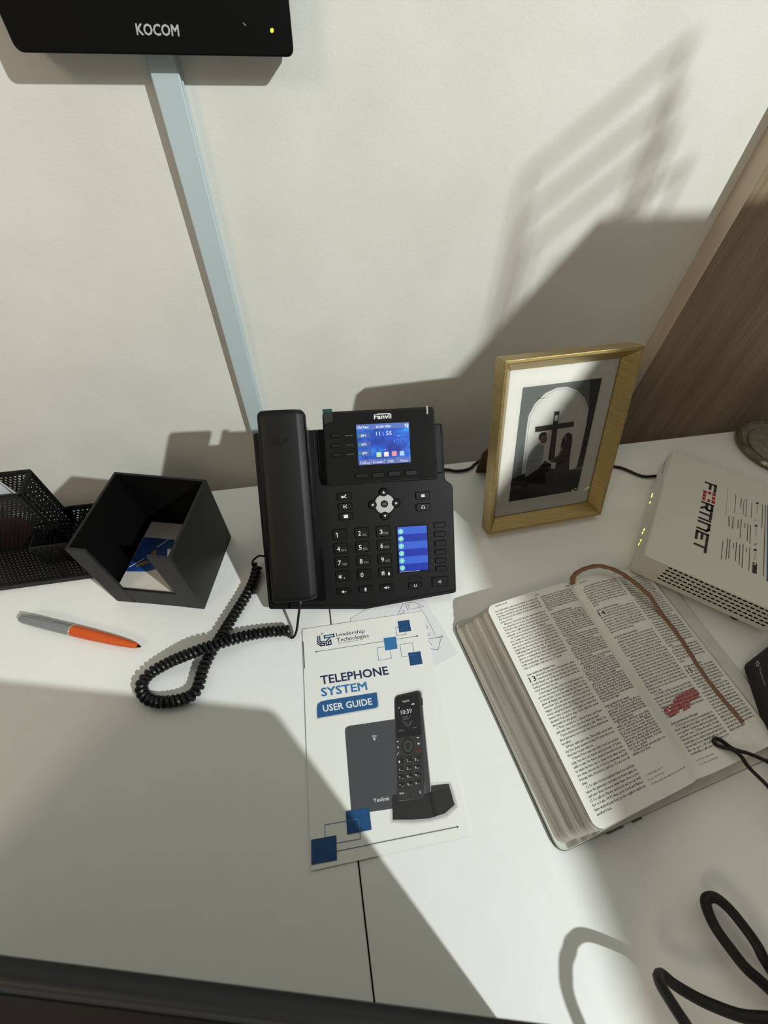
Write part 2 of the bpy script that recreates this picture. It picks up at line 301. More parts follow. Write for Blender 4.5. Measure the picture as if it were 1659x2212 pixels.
SHEETS = {
'brochure': [
('L','navy',0.45,[(14.24,184.97),(128.39,184.79)]),
('P','navy',[(15.08,184.85),(15.0,184.53),(14.8,184.27),(14.52,184.12),(14.19,184.11),(13.88,184.22),(13.61,184.45),(13.45,184.76),(13.4,185.1),(13.48,185.42),(13.68,185.67),(13.96,185.82),(14.29,185.84),(14.6,185.73),(14.87,185.5),(15.03,185.19)]),
('P','navy',[(129.28,184.66),(129.14,184.32),(128.89,184.06),(128.57,183.91),(128.21,183.89),(127.89,184.01),(127.64,184.24),(127.51,184.56),(127.51,184.92),(127.64,185.25),(127.89,185.52),(128.22,185.67),(128.57,185.69),(128.9,185.57),(129.15,185.33),(129.28,185.01)]),
('L','blue',0.4,[(105.74,198.86),(115.63,198.69),(116.14,188.9),(105.6,189.05),(105.74,198.86)]),
('P','blue',[(109.19,205.69),(123.0,205.31),(122.76,191.83),(108.82,191.98)]),
('P','sky',[(90.09,188.4),(104.23,188.02),(103.8,174.03),(89.87,174.17)]),
('P','blue',[(114.46,167.57),(128.47,167.25),(128.24,153.2),(114.28,153.31)]),
('L','sky',0.4,[(81.29,178.55),(95.97,178.47),(95.36,164.6),(81.2,164.56),(81.29,178.55)]),
('L','sky',0.4,[(107.2,178.31),(121.66,178.13),(121.17,164.08),(106.92,164.03),(107.2,178.31)]),
('L','navy',1.3,[(16.87,201.87),(16.54,195.87),(19.8,192.85),(24.11,193.11),(23.68,190.79),(19.68,190.78),(16.13,193.69)]),
('L','blue',1.3,[(18.9,202.03),(19.0,196.26),(20.49,194.84),(23.97,195.23)]),
('L','blue',1.3,[(24.09,201.57),(34.87,201.84),(34.96,199.22),(24.21,198.97),(24.09,201.57)]),
('L','navy',1.3,[(25.94,190.45),(25.79,194.51),(29.96,198.43)]),
('L','navy',1.3,[(28.23,190.41),(28.16,193.41),(30.92,195.71),(31.13,190.73),(25.94,190.45)]),
('P','navy',[(20.52,204.85),(21.68,204.84),(21.75,203.6),(20.59,203.61)]),
('P','navy',[(22.16,205.54),(23.32,205.52),(23.4,204.43),(22.24,204.45)]),
('T','navy','Leadership',(37.69,198.82),(69.87,198.28),(37.59,202.98),0.0),
('T','navy','Technologies',(37.88,192.28),(73.97,191.99),(37.68,196.84),0.0),
('T','grey','BUILT FOR PERFORMANCE',(38.69,189.91),(61.67,189.99),(38.64,190.97),0.0),
('T','navy','TELEPHONE',(17.61,149.47),(89.61,148.24),(17.03,157.92),0.018),
('T','sky','SYSTEM',(17.54,137.28),(65.02,136.2),(16.96,145.33),0.018),
('P','badge',[(11.53,117.28),(11.85,127.99),(12.92,130.72),(16.18,132.37),(21.23,132.73),(74.22,132.01),(74.19,120.13),(73.72,118.68),(71.76,117.22)]),
('T','white','USER GUIDE',(18.18,122.26),(68.24,121.06),(17.78,128.44),0.018),
('P','slate',[(37.66,32.66),(38.19,100.1),(38.72,102.97),(40.42,104.49),(43.18,104.89),(88.73,103.48),(81.19,30.39)]),
('P','white',[(66.88,88.59),(66.78,88.34),(66.56,88.15),(66.25,88.05),(65.9,88.05),(65.57,88.16),(65.31,88.35),(65.14,88.6),(65.11,88.87),(65.21,89.12),(65.44,89.31),(65.74,89.42),(66.09,89.41),(66.42,89.31),(66.69,89.11),(66.85,88.86)]),
('L','white',0.4,[(64.61,90.93),(66.1,91.4),(67.69,90.67)]),
('L','white',0.4,[(63.98,91.97),(65.99,92.47),(68.45,91.49)]),
('L','white',0.4,[(64.62,90.0),(66.09,90.35),(67.18,89.82)]),
('T','white','Yealink',(58.17,38.24),(73.09,37.54),(58.21,41.24),0.0),
('P','ink2',[(103.72,36.66),(111.93,37.34),(112.96,42.05),(129.46,40.88),(130.46,32.19),(131.12,23.97),(120.73,19.28),(106.54,18.27),(102.32,32.83)]),
('P','ink3',[(112.96,42.05),(129.46,40.88),(130.01,38.48),(112.13,37.11)]),
('P','slate2',[(119.66,125.38),(120.22,123.32),(111.8,37.88),(106.37,35.71),(118.44,124.91)]),
('P','ink3',[(79.91,35.59),(91.2,120.03),(92.22,123.74),(94.89,125.67),(116.02,126.87),(118.97,126.15),(119.75,124.44),(106.02,35.26),(104.76,33.94)]),
('P','ink',[(92.0,119.9),(94.61,124.02),(115.44,125.37),(117.49,124.4),(112.56,85.24),(87.67,86.06)]),
('P','ink2',[(119.04,119.57),(120.66,118.67),(119.92,111.7),(117.99,111.75)]),
('T','white','Yealink',(99.0,117.53),(106.76,117.86),(99.19,119.43),0.0),
('T','white','10:39',(95.99,106.65),(107.11,106.64),(96.14,110.62),0.0),
('T','grey','Thu Mar 14',(96.9,103.42),(105.26,103.33),(96.97,104.52),0.0),
('T','grey','Handset 2',(97.24,101.52),(104.26,101.64),(97.3,102.61),0.0),
('T','grey','History',(90.73,91.69),(96.15,91.66),(90.8,92.87),0.0),
('T','grey','Line',(105.42,92.21),(109.16,92.22),(105.52,93.4),0.0),
('L','slate',0.8,[(95.94,100.26),(101.2,93.85),(105.89,99.54)]),
('L','slate',0.8,[(98.75,99.45),(101.74,95.33),(104.01,98.86)]),
('P','white',[(108.44,115.03),(111.34,115.09),(111.28,114.07),(108.38,114.02)]),
('P','white',[(93.84,113.0),(95.35,113.9),(95.31,112.89)]),
('P','ink',[(103.62,76.77),(102.67,74.21),(100.99,72.2),(98.84,71.03),(96.54,70.87),(94.43,71.75),(92.83,73.52),(91.97,75.95),(92.0,78.65),(92.91,81.24),(94.58,83.3),(96.75,84.52),(99.1,84.69),(101.25,83.79),(102.86,81.96),(103.69,79.5)]),
('P','slate2',[(102.36,76.98),(101.62,74.99),(100.31,73.43),(98.63,72.53),(96.82,72.41),(95.17,73.09),(93.91,74.47),(93.24,76.35),(93.26,78.45),(93.97,80.44),(95.28,82.04),(96.97,82.97),(98.8,83.1),(100.48,82.41),(101.75,80.99),(102.41,79.08)]),
('P','ink2',[(100.21,77.32),(99.79,76.16),(99.05,75.25),(98.11,74.71),(97.1,74.63),(96.18,75.02),(95.49,75.82),(95.13,76.92),(95.15,78.14),(95.56,79.31),(96.3,80.23),(97.24,80.78),(98.26,80.87),(99.19,80.47),(99.88,79.66),(100.24,78.55)]),
('P','white',[(87.49,83.41),(89.32,83.47),(89.22,82.9),(87.39,82.85)]),
('P','white',[(107.71,83.54),(109.83,83.55),(109.72,82.98),(107.6,82.97)]),
('P','white',[(86.89,78.33),(88.55,78.98),(88.25,77.2)]),
('P','slate2',[(106.81,80.3),(111.38,80.15),(110.94,76.05),(106.37,76.1)]),
('P','white',[(109.33,77.81),(109.2,77.56),(108.94,77.38),(108.58,77.29),(108.18,77.3),(107.8,77.42),(107.5,77.61),(107.32,77.87),(107.3,78.14),(107.42,78.38),(107.69,78.56),(108.05,78.66),(108.45,78.64),(108.83,78.53),(109.13,78.33),(109.3,78.08)]),
('L','red',0.9,[(105.95,72.06),(107.69,72.91),(109.05,71.89)]),
('L','white',0.4,[(85.81,71.95),(86.78,73.14),(87.89,73.63)]),
('L','ink',0.5,[(85.37,69.34),(110.95,68.53)]),
('P','ink',[(86.21,68.31),(91.54,68.11),(91.06,63.99),(85.77,64.19)]),
('P','ink',[(94.34,67.99),(99.69,67.78),(99.16,63.65),(93.84,63.86)]),
('P','ink',[(102.5,67.66),(107.88,67.46),(107.3,63.32),(101.95,63.53)]),
('P','ink',[(85.32,61.87),(90.59,61.65),(90.12,57.61),(84.88,57.83)]),
('P','ink',[(93.36,61.53),(98.66,61.31),(98.14,57.26),(92.87,57.48)]),
('P','ink',[(101.44,61.19),(106.77,60.97),(106.2,56.91),(100.9,57.13)]),
('P','ink',[(84.44,55.54),(89.66,55.32),(89.2,51.35),(84.01,51.58)]),
('P','ink',[(92.4,55.19),(97.65,54.97),(97.14,50.99),(91.92,51.22)]),
('P','ink',[(100.4,54.84),(105.68,54.62),(105.12,50.63),(99.87,50.86)]),
('P','ink',[(83.57,49.34),(88.74,49.11),(88.29,45.21),(83.15,45.45)]),
('P','ink',[(91.46,48.97),(96.66,48.74),(96.16,44.84),(90.99,45.08)]),
('P','ink',[(99.38,48.61),(104.61,48.38),(104.06,44.47),(98.87,44.7)]),
('T','white','1',(86.39,64.86),(87.65,64.82),(86.47,66.83),0.0),
('T','white','2',(94.22,64.57),(95.49,64.53),(94.33,66.54),0.0),
('T','white','3',(102.1,64.28),(103.37,64.23),(102.23,66.25),0.0),
('T','white','4',(85.48,58.48),(86.73,58.44),(85.56,60.41),0.0),
('T','white','5',(93.24,58.18),(94.49,58.13),(93.34,60.11),0.0),
('T','white','6',(101.03,57.87),(102.3,57.83),(101.16,59.81),0.0),
('T','white','7',(84.59,52.22),(85.83,52.17),(84.67,54.12),0.0),
('T','white','8',(92.27,51.9),(93.51,51.86),(92.37,53.8),0.0),
('T','white','9',(99.99,51.58),(101.24,51.54),(100.11,53.49),0.0),
('T','white','*',(83.72,46.08),(84.94,46.03),(83.79,47.94),0.0),
('T','white','0',(91.32,45.75),(92.56,45.7),(91.42,47.61),0.0),
('T','white','#',(98.97,45.42),(100.21,45.37),(99.09,47.29),0.0),
('L','grey',0.5,[(96.14,64.59),(98.16,64.48)]),
('L','grey',0.5,[(104.02,64.29),(106.06,64.18)]),
('L','grey',0.5,[(87.37,58.49),(89.36,58.38)]),
('L','grey',0.5,[(95.14,58.19),(97.14,58.08)]),
('L','grey',0.5,[(102.94,57.88),(104.96,57.77)]),
('L','grey',0.5,[(86.46,52.23),(88.43,52.11)]),
('L','grey',0.5,[(94.15,51.91),(96.14,51.8)]),
('L','grey',0.5,[(101.88,51.59),(103.88,51.48)]),
('L','grey',0.5,[(85.57,46.08),(87.52,45.96)]),
('L','grey',0.5,[(93.19,45.75),(95.15,45.63)]),
('L','grey',0.5,[(100.84,45.42),(102.82,45.3)]),
('T','white','TRAN',(82.6,39.99),(86.87,39.89),(82.72,41.4),0.0),
('P','ink',[(93.55,37.55),(93.47,37.37),(93.31,37.23),(93.1,37.15),(92.86,37.15),(92.64,37.23),(92.47,37.37),(92.37,37.55),(92.36,37.75),(92.44,37.93),(92.6,38.07),(92.81,38.14),(93.05,38.14),(93.27,38.07),(93.44,37.93),(93.54,37.74)]),
('P','slate2',[(100.28,41.04),(105.57,40.78),(105.1,36.74),(99.86,37.1)]),
('T','white','i',(101.35,37.77),(102.09,37.75),(101.58,40.1),0.0),
('P','ink2',[(73.69,22.69),(75.87,38.28),(76.84,40.55),(80.53,40.74),(81.05,35.2),(104.98,33.8),(106.55,36.6),(112.17,37.3),(113.89,34.96),(117.1,19.41),(106.5,18.09),(90.07,19.91)]),
('P','ink',[(108.5,35.86),(112.06,36.81),(113.33,18.87),(110.14,18.15)]),
('P','blue',[(32.74,35.92),(53.84,35.2),(54.05,18.82),(32.5,19.07)]),
('L','sky',0.45,[(13.53,29.31),(43.62,28.47),(43.48,14.15),(13.38,15.05),(13.53,29.31)]),
('P','blue',[(1.13,20.78),(22.96,20.24),(22.13,3.34),(0.67,3.87)]),
('L','navy',0.4,[(22.62,9.25),(129.67,7.81)]),
('P','navy',[(130.36,7.69),(130.25,7.45),(130.04,7.27),(129.78,7.17),(129.5,7.17),(129.25,7.26),(129.06,7.44),(128.96,7.67),(128.97,7.93),(129.09,8.16),(129.29,8.34),(129.55,8.44),(129.83,8.45),(130.09,8.35),(130.28,8.18),(130.37,7.94)]),
],
'module': [
('P','lcd0',[(113.31,201.01),(171.07,200.89),(171.24,157.3),(113.52,157.17)]),
('P','lcd1',[(113.31,201.01),(171.07,200.89),(171.07,195.26),(113.45,195.17)]),
('P','lcd2',[(114.2,192.38),(127.83,192.45),(127.99,186.48),(114.23,186.09)]),
('P','lcd2',[(114.01,182.58),(127.94,182.86),(128.0,176.44),(114.13,176.33)]),
('P','lcd2',[(113.93,173.13),(127.9,173.39),(127.87,166.94),(114.04,166.69)]),
('P','lcd3',[(113.64,163.14),(171.33,163.15),(171.24,157.3),(113.52,157.17)]),
('L','lcd6',0.35,[(127.55,162.95),(127.56,157.22)]),
('L','lcd6',0.35,[(142.05,162.82),(142.19,157.41)]),
('L','lcd6',0.35,[(156.65,162.94),(156.72,157.44)]),
('P','lcdgreen',[(114.49,190.1),(116.88,190.32),(116.87,187.47),(114.57,187.34)]),
('P','lcdgreen',[(114.33,180.88),(116.81,181.0),(116.81,178.22),(114.4,178.01)]),
('P','lcdgreen',[(114.25,171.42),(116.57,171.64),(116.65,168.75),(114.32,168.54)]),
('T','glow','Dial Peer',(114.05,196.64),(126.79,196.6),(114.04,199.14),0.018),
('T','glow','24 APR WED',(134.63,196.38),(150.84,196.5),(134.59,198.72),0.018),
('P','glow',[(166.41,199.27),(170.31,199.42),(170.39,195.54),(168.82,195.45),(168.18,196.49),(166.62,196.4)]),
('P','lcd1',[(167.58,198.54),(169.49,198.62),(169.6,197.27),(167.69,197.19)]),
('T','glow','11 : 55',(134.43,188.42),(151.61,188.22),(134.41,192.45),0.0),
('T','glow','SIP1',(117.74,187.68),(123.03,187.82),(117.71,189.94),0.018),
('T','glow','SIP2',(117.83,178.16),(123.39,178.29),(117.8,180.44),0.018),
('T','glow','SIP3',(117.93,168.68),(123.51,168.88),(117.9,171.05),0.018),
('P','lcdlime',[(133.65,170.11),(138.83,170.25),(138.88,164.96),(133.69,164.91)]),
('P','lcdcream',[(142.01,170.07),(147.12,170.14),(147.11,165.1),(142.08,165.04)]),
('P','lcdpink',[(150.85,170.19),(155.89,170.26),(155.98,165.21),(150.93,165.14)]),
('P','lcdsky',[(159.36,170.15),(164.41,170.22),(164.52,165.16),(159.46,165.1)]),
('T','glow','CallLog',(115.05,158.28),(126.15,158.33),(115.06,161.18),0.0),
('T','glow','Contact',(129.0,158.34),(140.86,158.43),(128.99,161.07),0.0),
('T','glow','DND',(145.71,158.24),(152.49,158.28),(145.68,160.99),0.0),
('T','glow','Menu',(159.38,158.32),(167.95,158.35),(159.34,161.07),0.0),
('P','glow',[(159.84,186.95),(159.79,186.76),(159.67,186.6),(159.5,186.5),(159.3,186.47),(159.1,186.52),(158.94,186.64),(158.84,186.81),(158.81,187.01),(158.85,187.2),(158.98,187.36),(159.15,187.46),(159.35,187.49),(159.54,187.44),(159.71,187.32),(159.81,187.15)]),
('P','glow',[(154.62,181.13),(154.57,180.94),(154.45,180.78),(154.27,180.68),(154.07,180.65),(153.88,180.7),(153.71,180.81),(153.61,180.99),(153.58,181.18),(153.63,181.37),(153.75,181.53),(153.92,181.63),(154.12,181.66),(154.32,181.61),(154.48,181.49),(154.59,181.32)]),
('P','glow',[(158.42,182.79),(158.39,182.67),(158.31,182.56),(158.19,182.49),(158.06,182.47),(157.93,182.51),(157.82,182.59),(157.75,182.7),(157.73,182.83),(157.76,182.96),(157.84,183.06),(157.96,183.13),(158.09,183.15),(158.22,183.12),(158.33,183.04),(158.4,182.92)]),
('P','lcd6',[(144.13,172.51),(144.07,172.26),(143.91,172.04),(143.67,171.91),(143.41,171.87),(143.15,171.94),(142.93,172.1),(142.79,172.33),(142.75,172.59),(142.82,172.84),(142.98,173.06),(143.21,173.19),(143.48,173.23),(143.74,173.16),(143.96,173.0),(144.09,172.78)]),
],
'module_print': [
('T','white','Fanvil',(133.3,205.87),(151.94,205.99),(133.32,210.69),0.018),
('L','white',0.9,[(137.0,211.02),(150.23,210.99)]),
('L','grey',0.25,[(100.92,189.96),(108.79,189.98)]),
('L','grey',0.25,[(100.91,179.74),(108.89,179.65)]),
('L','grey',0.25,[(101.09,169.78),(108.93,169.77)]),
],
'router': [
('T','black','F',(171.71,48.05),(153.05,48.08),(172.81,63.64)),
('T','black','RTINET',(129.38,48.73),(49.49,50.11),(133.49,63.53)),
('P','red',[(152.35,48.23),(152.48,52.55),(146.58,52.78),(146.43,48.49)]),
('P','red',[(145.26,48.3),(145.4,52.2),(139.57,52.43),(139.42,48.55)]),
('P','red',[(138.6,48.49),(138.74,52.21),(132.98,52.43),(132.83,48.73)]),
('P','red',[(153.79,54.22),(153.9,57.98),(148.0,58.17),(147.87,54.44)]),
('P','red',[(138.18,54.9),(138.31,58.37),(132.58,58.56),(132.44,55.12)]),
('P','red',[(154.23,59.66),(154.34,63.55),(148.45,63.72),(148.32,59.85)]),
('P','red',[(146.1,59.84),(146.24,63.7),(140.43,63.86),(140.29,60.02)]),
('P','red',[(138.75,60.02),(138.91,64.24),(133.19,64.4),(133.02,60.21)]),
('L','red',0.25,[(172.92,76.45),(120.35,78.79)]),
('L','ink',0.6,[(167.29,87.33),(131.73,88.1)]),
('L','ink',0.7,[(163.79,94.06),(145.75,94.61)]),
('L','ink',0.5,[(164.65,97.43),(133.65,97.82)]),
('L','ink',0.6,[(166.03,100.61),(132.09,101.08)]),
('L','ink',0.6,[(164.27,106.89),(133.8,107.57)]),
('P','navy',[(167.47,114.9),(166.63,114.8),(165.75,114.45),(164.96,113.9),(164.39,113.25),(164.11,112.57),(164.18,111.99),(164.58,111.58),(165.25,111.41),(166.09,111.51),(166.97,111.86),(167.76,112.41),(168.34,113.07),(168.61,113.74),(168.55,114.33),(168.14,114.74)]),
('L','grey',0.6,[(162.67,113.32),(146.53,113.31)]),
('P','grey',[(133.05,112.99),(132.3,112.96),(131.59,112.8),(131.01,112.55),(130.67,112.23),(130.6,111.9),(130.83,111.61),(131.31,111.4),(131.98,111.3),(132.73,111.33),(133.45,111.48),(134.02,111.74),(134.37,112.06),(134.43,112.39),(134.2,112.68),(133.72,112.89)]),
('P','grey',[(132.57,115.98),(132.01,115.96),(131.49,115.86),(131.07,115.69),(130.83,115.48),(130.8,115.26),(130.98,115.06),(131.35,114.92),(131.86,114.85),(132.41,114.87),(132.94,114.97),(133.36,115.14),(133.6,115.35),(133.63,115.57),(133.45,115.77),(133.07,115.91)]),
('P','navy',[(123.94,115.35),(123.08,115.26),(122.19,114.93),(121.4,114.4),(120.84,113.77),(120.59,113.13),(120.69,112.56),(121.12,112.17),(121.82,112.01),(122.68,112.1),(123.57,112.43),(124.36,112.95),(124.92,113.58),(125.17,114.23),(125.07,114.8),(124.64,115.19)]),
('L','grey',0.6,[(119.71,114.18),(103.67,114.08)]),
('P','grey',[(91.57,115.96),(90.77,115.88),(89.95,115.59),(89.23,115.13),(88.73,114.57),(88.52,114.0),(88.63,113.5),(89.04,113.14),(89.7,113.0),(90.5,113.07),(91.33,113.37),(92.04,113.83),(92.55,114.39),(92.76,114.97),(92.65,115.47),(92.23,115.82)]),
('P','navy',[(81.62,116.49),(80.82,116.38),(79.96,116.0),(79.17,115.41),(78.58,114.71),(78.27,113.98),(78.29,113.36),(78.64,112.93),(79.27,112.75),(80.07,112.85),(80.94,113.23),(81.73,113.82),(82.32,114.53),(82.63,115.25),(82.61,115.88),(82.25,116.31)]),
('L','grey',0.6,[(77.03,115.12),(63.78,114.87)]),
('L','ink',0.9,[(120.3,82.13),(102.28,83.91)]),
('L','ink',0.9,[(122.63,87.13),(101.38,87.96)]),
('L','ink',0.7,[(120.48,93.16),(105.65,93.8)]),
('L','ink',0.7,[(123.85,96.6),(90.29,97.32)]),
('L','ink',0.6,[(120.24,101.19),(111.58,101.35)]),
('L','ink',0.7,[(121.1,104.4),(90.28,105.21)]),
('L','ink',0.7,[(120.26,107.7),(87.34,108.38)]),
('L','ink',0.6,[(73.37,79.3),(42.99,79.83)]),
('L','ink',0.7,[(81.31,83.98),(44.85,84.76)]),
('L','ink',0.7,[(81.3,86.61),(49.57,87.34)]),
('L','ink',0.6,[(77.46,91.0),(67.88,91.28)]),
('L','ink',0.7,[(80.38,93.89),(49.65,94.86)]),
('L','ink',0.7,[(78.53,97.87),(45.85,99.06)]),
('L','ink',0.7,[(81.82,101.37),(42.83,102.29)]),
('L','ink',0.6,[(77.8,105.3),(70.96,105.49)]),
('L','ink',0.6,[(81.03,108.72),(44.19,109.57)]),
('P','black',[(59.26,112.93),(59.55,117.62),(42.94,117.85),(42.71,113.23)]),
('P','white',[(57.77,113.81),(58.04,116.35),(56.27,116.3),(55.95,113.84)]),
('L','ink',0.6,[(167.82,119.43),(122.88,120.11)]),
('L','ink',0.7,[(168.67,122.75),(44.4,124.88)]),
],
'photo': [
('P','pgrey',[(0.0,148.0),(101.0,148.0),(101.0,-0.0),(0.0,-0.0)]),
('P','pdark',[(84.91,148.09),(101.0,148.0),(101.32,35.65),(92.0,35.22),(91.91,114.2)]),
('P','pwhite',[(12.93,38.43),(12.13,75.86),(11.42,105.53),(12.14,115.37),(17.69,127.26),(29.16,138.31),(43.14,142.99),(56.65,142.81),(71.67,136.73),(83.42,126.3),(91.47,112.82),(93.03,93.67),(93.04,59.68),(92.0,35.22),(79.1,31.9)]),
('L','pline',0.5,[(15.3,38.93),(14.54,75.57),(13.98,103.81),(14.67,113.7),(19.87,124.99),(30.82,135.74),(44.06,140.65),(56.39,140.57),(70.62,134.66),(82.03,124.35),(89.37,112.32)]),
('P','pdark',[(-0.13,32.77),(17.81,38.59),(50.4,40.79),(80.47,33.4),(101.12,31.46),(101.0,-0.0),(0.0,-0.0)]),
('P','pcross',[(45.39,115.0),(52.23,114.72),(53.7,90.6),(56.8,50.59),(48.02,51.72),(46.42,91.43)]),
('P','pcross',[(22.71,99.23),(74.84,99.35),(75.57,92.62),(23.57,92.24)]),
('P','pwhite',[(47.16,109.99),(51.63,110.09),(52.08,103.28),(47.44,103.06)]),
('P','pshirt',[(30.81,77.43),(39.17,73.35),(40.32,59.91),(40.08,50.33),(38.82,40.69),(31.67,34.2),(18.58,33.5),(17.93,48.39),(18.94,62.62),(23.77,72.14)]),
('P','pdark',[(21.73,34.4),(36.84,42.61),(43.32,52.33),(53.53,46.13),(56.24,23.16),(26.75,23.58)]),
('P','pskin',[(41.36,82.26),(41.47,79.58),(40.77,77.38),(39.37,76.02),(37.47,75.71),(35.38,76.5),(33.42,78.26),(31.89,80.71),(31.02,83.47),(30.94,86.13),(31.65,88.28),(33.04,89.61),(34.91,89.91),(36.97,89.16),(38.92,87.44),(40.46,85.02)]),
('P','pdark',[(30.0,82.08),(29.74,88.12),(32.4,90.79),(37.92,90.61),(40.74,87.3),(38.65,86.64),(33.61,86.63),(32.42,81.8)]),
('P','pdress',[(66.96,69.21),(77.95,63.93),(79.37,48.48),(83.15,21.1),(57.52,20.92),(60.86,46.8),(52.2,48.75),(50.88,51.35),(60.56,56.55)]),
('P','pdark',[(63.29,78.93),(66.16,84.37),(70.7,85.67),(75.96,82.33),(77.66,72.6),(78.13,63.12),(72.87,64.56),(66.46,67.7),(62.94,64.99),(62.45,71.31)]),
('P','pskin',[(68.92,79.03),(69.06,77.72),(68.87,76.65),(68.38,75.97),(67.67,75.8),(66.85,76.15),(66.05,76.98),(65.38,78.16),(64.95,79.5),(64.82,80.8),(65.01,81.86),(65.5,82.53),(66.2,82.7),(67.01,82.35),(67.81,81.53),(68.49,80.37)]),
('L','pskin',1.6,[(51.61,50.12),(60.89,54.9),(67.14,64.48)]),
],
'sketch': [
('L','pencil',0.5,[(67.17,-232.85),(78.25,-217.55),(91.1,-217.48),(101.58,-225.45),(86.69,-226.31)]),
('L','pencil',0.5,[(67.17,-232.85),(77.68,-227.65),(75.74,-225.63)]),
('L','pencil',0.5,[(80.98,-219.73),(81.67,-227.49)]),
('L','pencil',0.5,[(83.71,-219.67),(84.29,-227.09)]),
('L','pencil',0.4,[(95.43,-223.04),(98.48,-230.35),(101.65,-240.06),(104.36,-251.11),(106.08,-262.52)]),
('L','pencil',0.4,[(50.06,-232.89),(51.64,-230.2),(54.2,-229.81),(55.92,-232.25)]),
('L','pencil',0.4,[(96.35,-239.15),(97.59,-241.83),(95.52,-243.93)]),
('L','pencil',0.4,[(97.57,-248.33),(99.96,-250.03),(99.6,-252.7),(97.25,-253.41)]),
('L','pencil',0.4,[(98.2,-258.33),(100.63,-259.7),(99.69,-262.2),(97.04,-261.74)]),
('L','pencil',0.5,[(96.92,-265.3),(105.3,-265.5),(114.73,-264.79),(110.19,-270.22),(105.55,-279.0),(101.79,-278.95),(96.38,-276.51)]),
('L','pencil',0.5,[(96.66,-266.34),(99.55,-272.97)]),
('L','pencil',0.5,[(106.96,-265.01),(110.0,-266.31),(112.12,-265.9)]),
],
'sketch_sheet': [
('P','paper',[(13.48,-225.81),(48.38,-211.62),(105.07,-217.77),(126.44,-287.12),(95.52,-297.34),(13.92,-295.01)]),
],
'intercom': [
('T','silver','KOCOM',(-98.31,432.48),(-66.69,432.39),(-97.32,438.34),0.018),
('P','lcdlime',[(7.78,436.57),(7.59,436.07),(7.23,435.64),(6.75,435.35),(6.23,435.24),(5.74,435.33),(5.35,435.61),(5.14,436.03),(5.13,436.52),(5.32,437.02),(5.68,437.45),(6.15,437.74),(6.68,437.84),(7.17,437.75),(7.55,437.48),(7.76,437.06)]),
('L','grey',0.6,[(-15.32,440.01),(-13.85,438.86)]),
],
}
# ------------------------------------------------------------------ the setting
G = 0.124                                   # the wall stands this far behind the desks' back edge
ob('floor', MB().box(XY, -2.2, 2.6, -2.6, G + .1, -.80, -.75), M['floor'], base=(0, -1, -.75), kind='structure')
ob('wall_back', MB().box(XY, -2.2, 2.6, G, G + .1, -.75, 1.85), M['wall'], base=(0, G, -.75), kind='structure')
def desk(x0, x1, label, lo):
    t = thing('desk', label, 'desk', ((x0 + x1) / 2, -.45, -.75))
    mb = MB().box(XY, x0, x1, -1.45, 0, -.025, lo); mb.m = [0] * 6
    mb.m[2] = mb.m[3] = mb.m[4] = mb.m[5] = 1; mb.m[1] = 0
    ob('desk_top', mb, [M['desk'], M['deskedge']], t, bevel=.0006, seg=1, smooth=False)
    for x in (x0 + .02, x1 - .045): ob('leg', MB().box(XY, x, x + .025, -1.42, -.04, -.75, -.0252), M['desk'], t)
    return t
desk(-1.15, -.0105, 'white laminate desk left of the seam, carrying the black cube and pen', .0)
desk(-.0092, 1.25, 'white laminate desk right of the seam, carrying the open bible', -.0004)

# wooden panel standing against the wall
mb = MB().box(XY, .5548, 1.30, .0955, G - .0005, -.74, .95); mb.m[4] = 1  # left face takes the paler, bounce-lit oak colour
ob('wood_board', mb, [M['wood'], M['woodbounce']], base=(.9, .11, -.74), smooth=False,
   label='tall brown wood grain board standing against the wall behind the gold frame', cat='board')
# cable trunking
t = thing('cable_trunking', 'pale grey plastic cable trunking running down the wall from the black intercom', 'trunking', (-.09, G, -.7))
ob('trunking_cover', MB().box(XY, -.1003, -.0766, G - .0125, G - .0045, -.74, .4300), M['trunk'], t, bevel=.0012)
ob('trunking_base', MB().box(XY, -.1012, -.0757, G - .0050, G - .0004, -.74, .4300), M['trunk'], t, bevel=.0008)
# intercom on the wall
t = thing('wall_intercom', 'black wall intercom with silver lettering and a yellow light', 'intercom', (-.083, G, .4216))
ic = Fr((0, .093, 0), (1, 0, 0), (0, 0, 1))
ob('front_panel', MB().prism(ic, rrect(-.1912, .0224, .4216, .580, .0055), -.0195, 0), M['inter'], t, bevel=.0014)
ob('back_housing', MB().prism(ic, rrect(-.1800, .0110, .4270, .572, .004), -(G - .0935), -.0190), M['inter'], t)
ob('screen_border', MB().prism(ic, rrect(-.165, .000, .4545, .565, .003), .0001, .0006), M['blkgloss'], t)
sheet('lettering', [i for i in SHEETS['intercom'] if i[1] == 'silver'], lambda x, y, h: ic.P(x / 1000, y / 1000, h), t, label='silver brand lettering')
sheet('microphone_mark', [i for i in SHEETS['intercom'] if i[1] == 'grey'], lambda x, y, h: ic.P(x / 1000, y / 1000, h), t)
led = [i for i in SHEETS['intercom'] if i[1] == 'lcdlime'][0][2]
ob('indicator_light', MB().prism(ic, [(a / 1000, b / 1000) for a, b in led], .0, .0004), M['ledy'], t, label='glowing yellow indicator light')

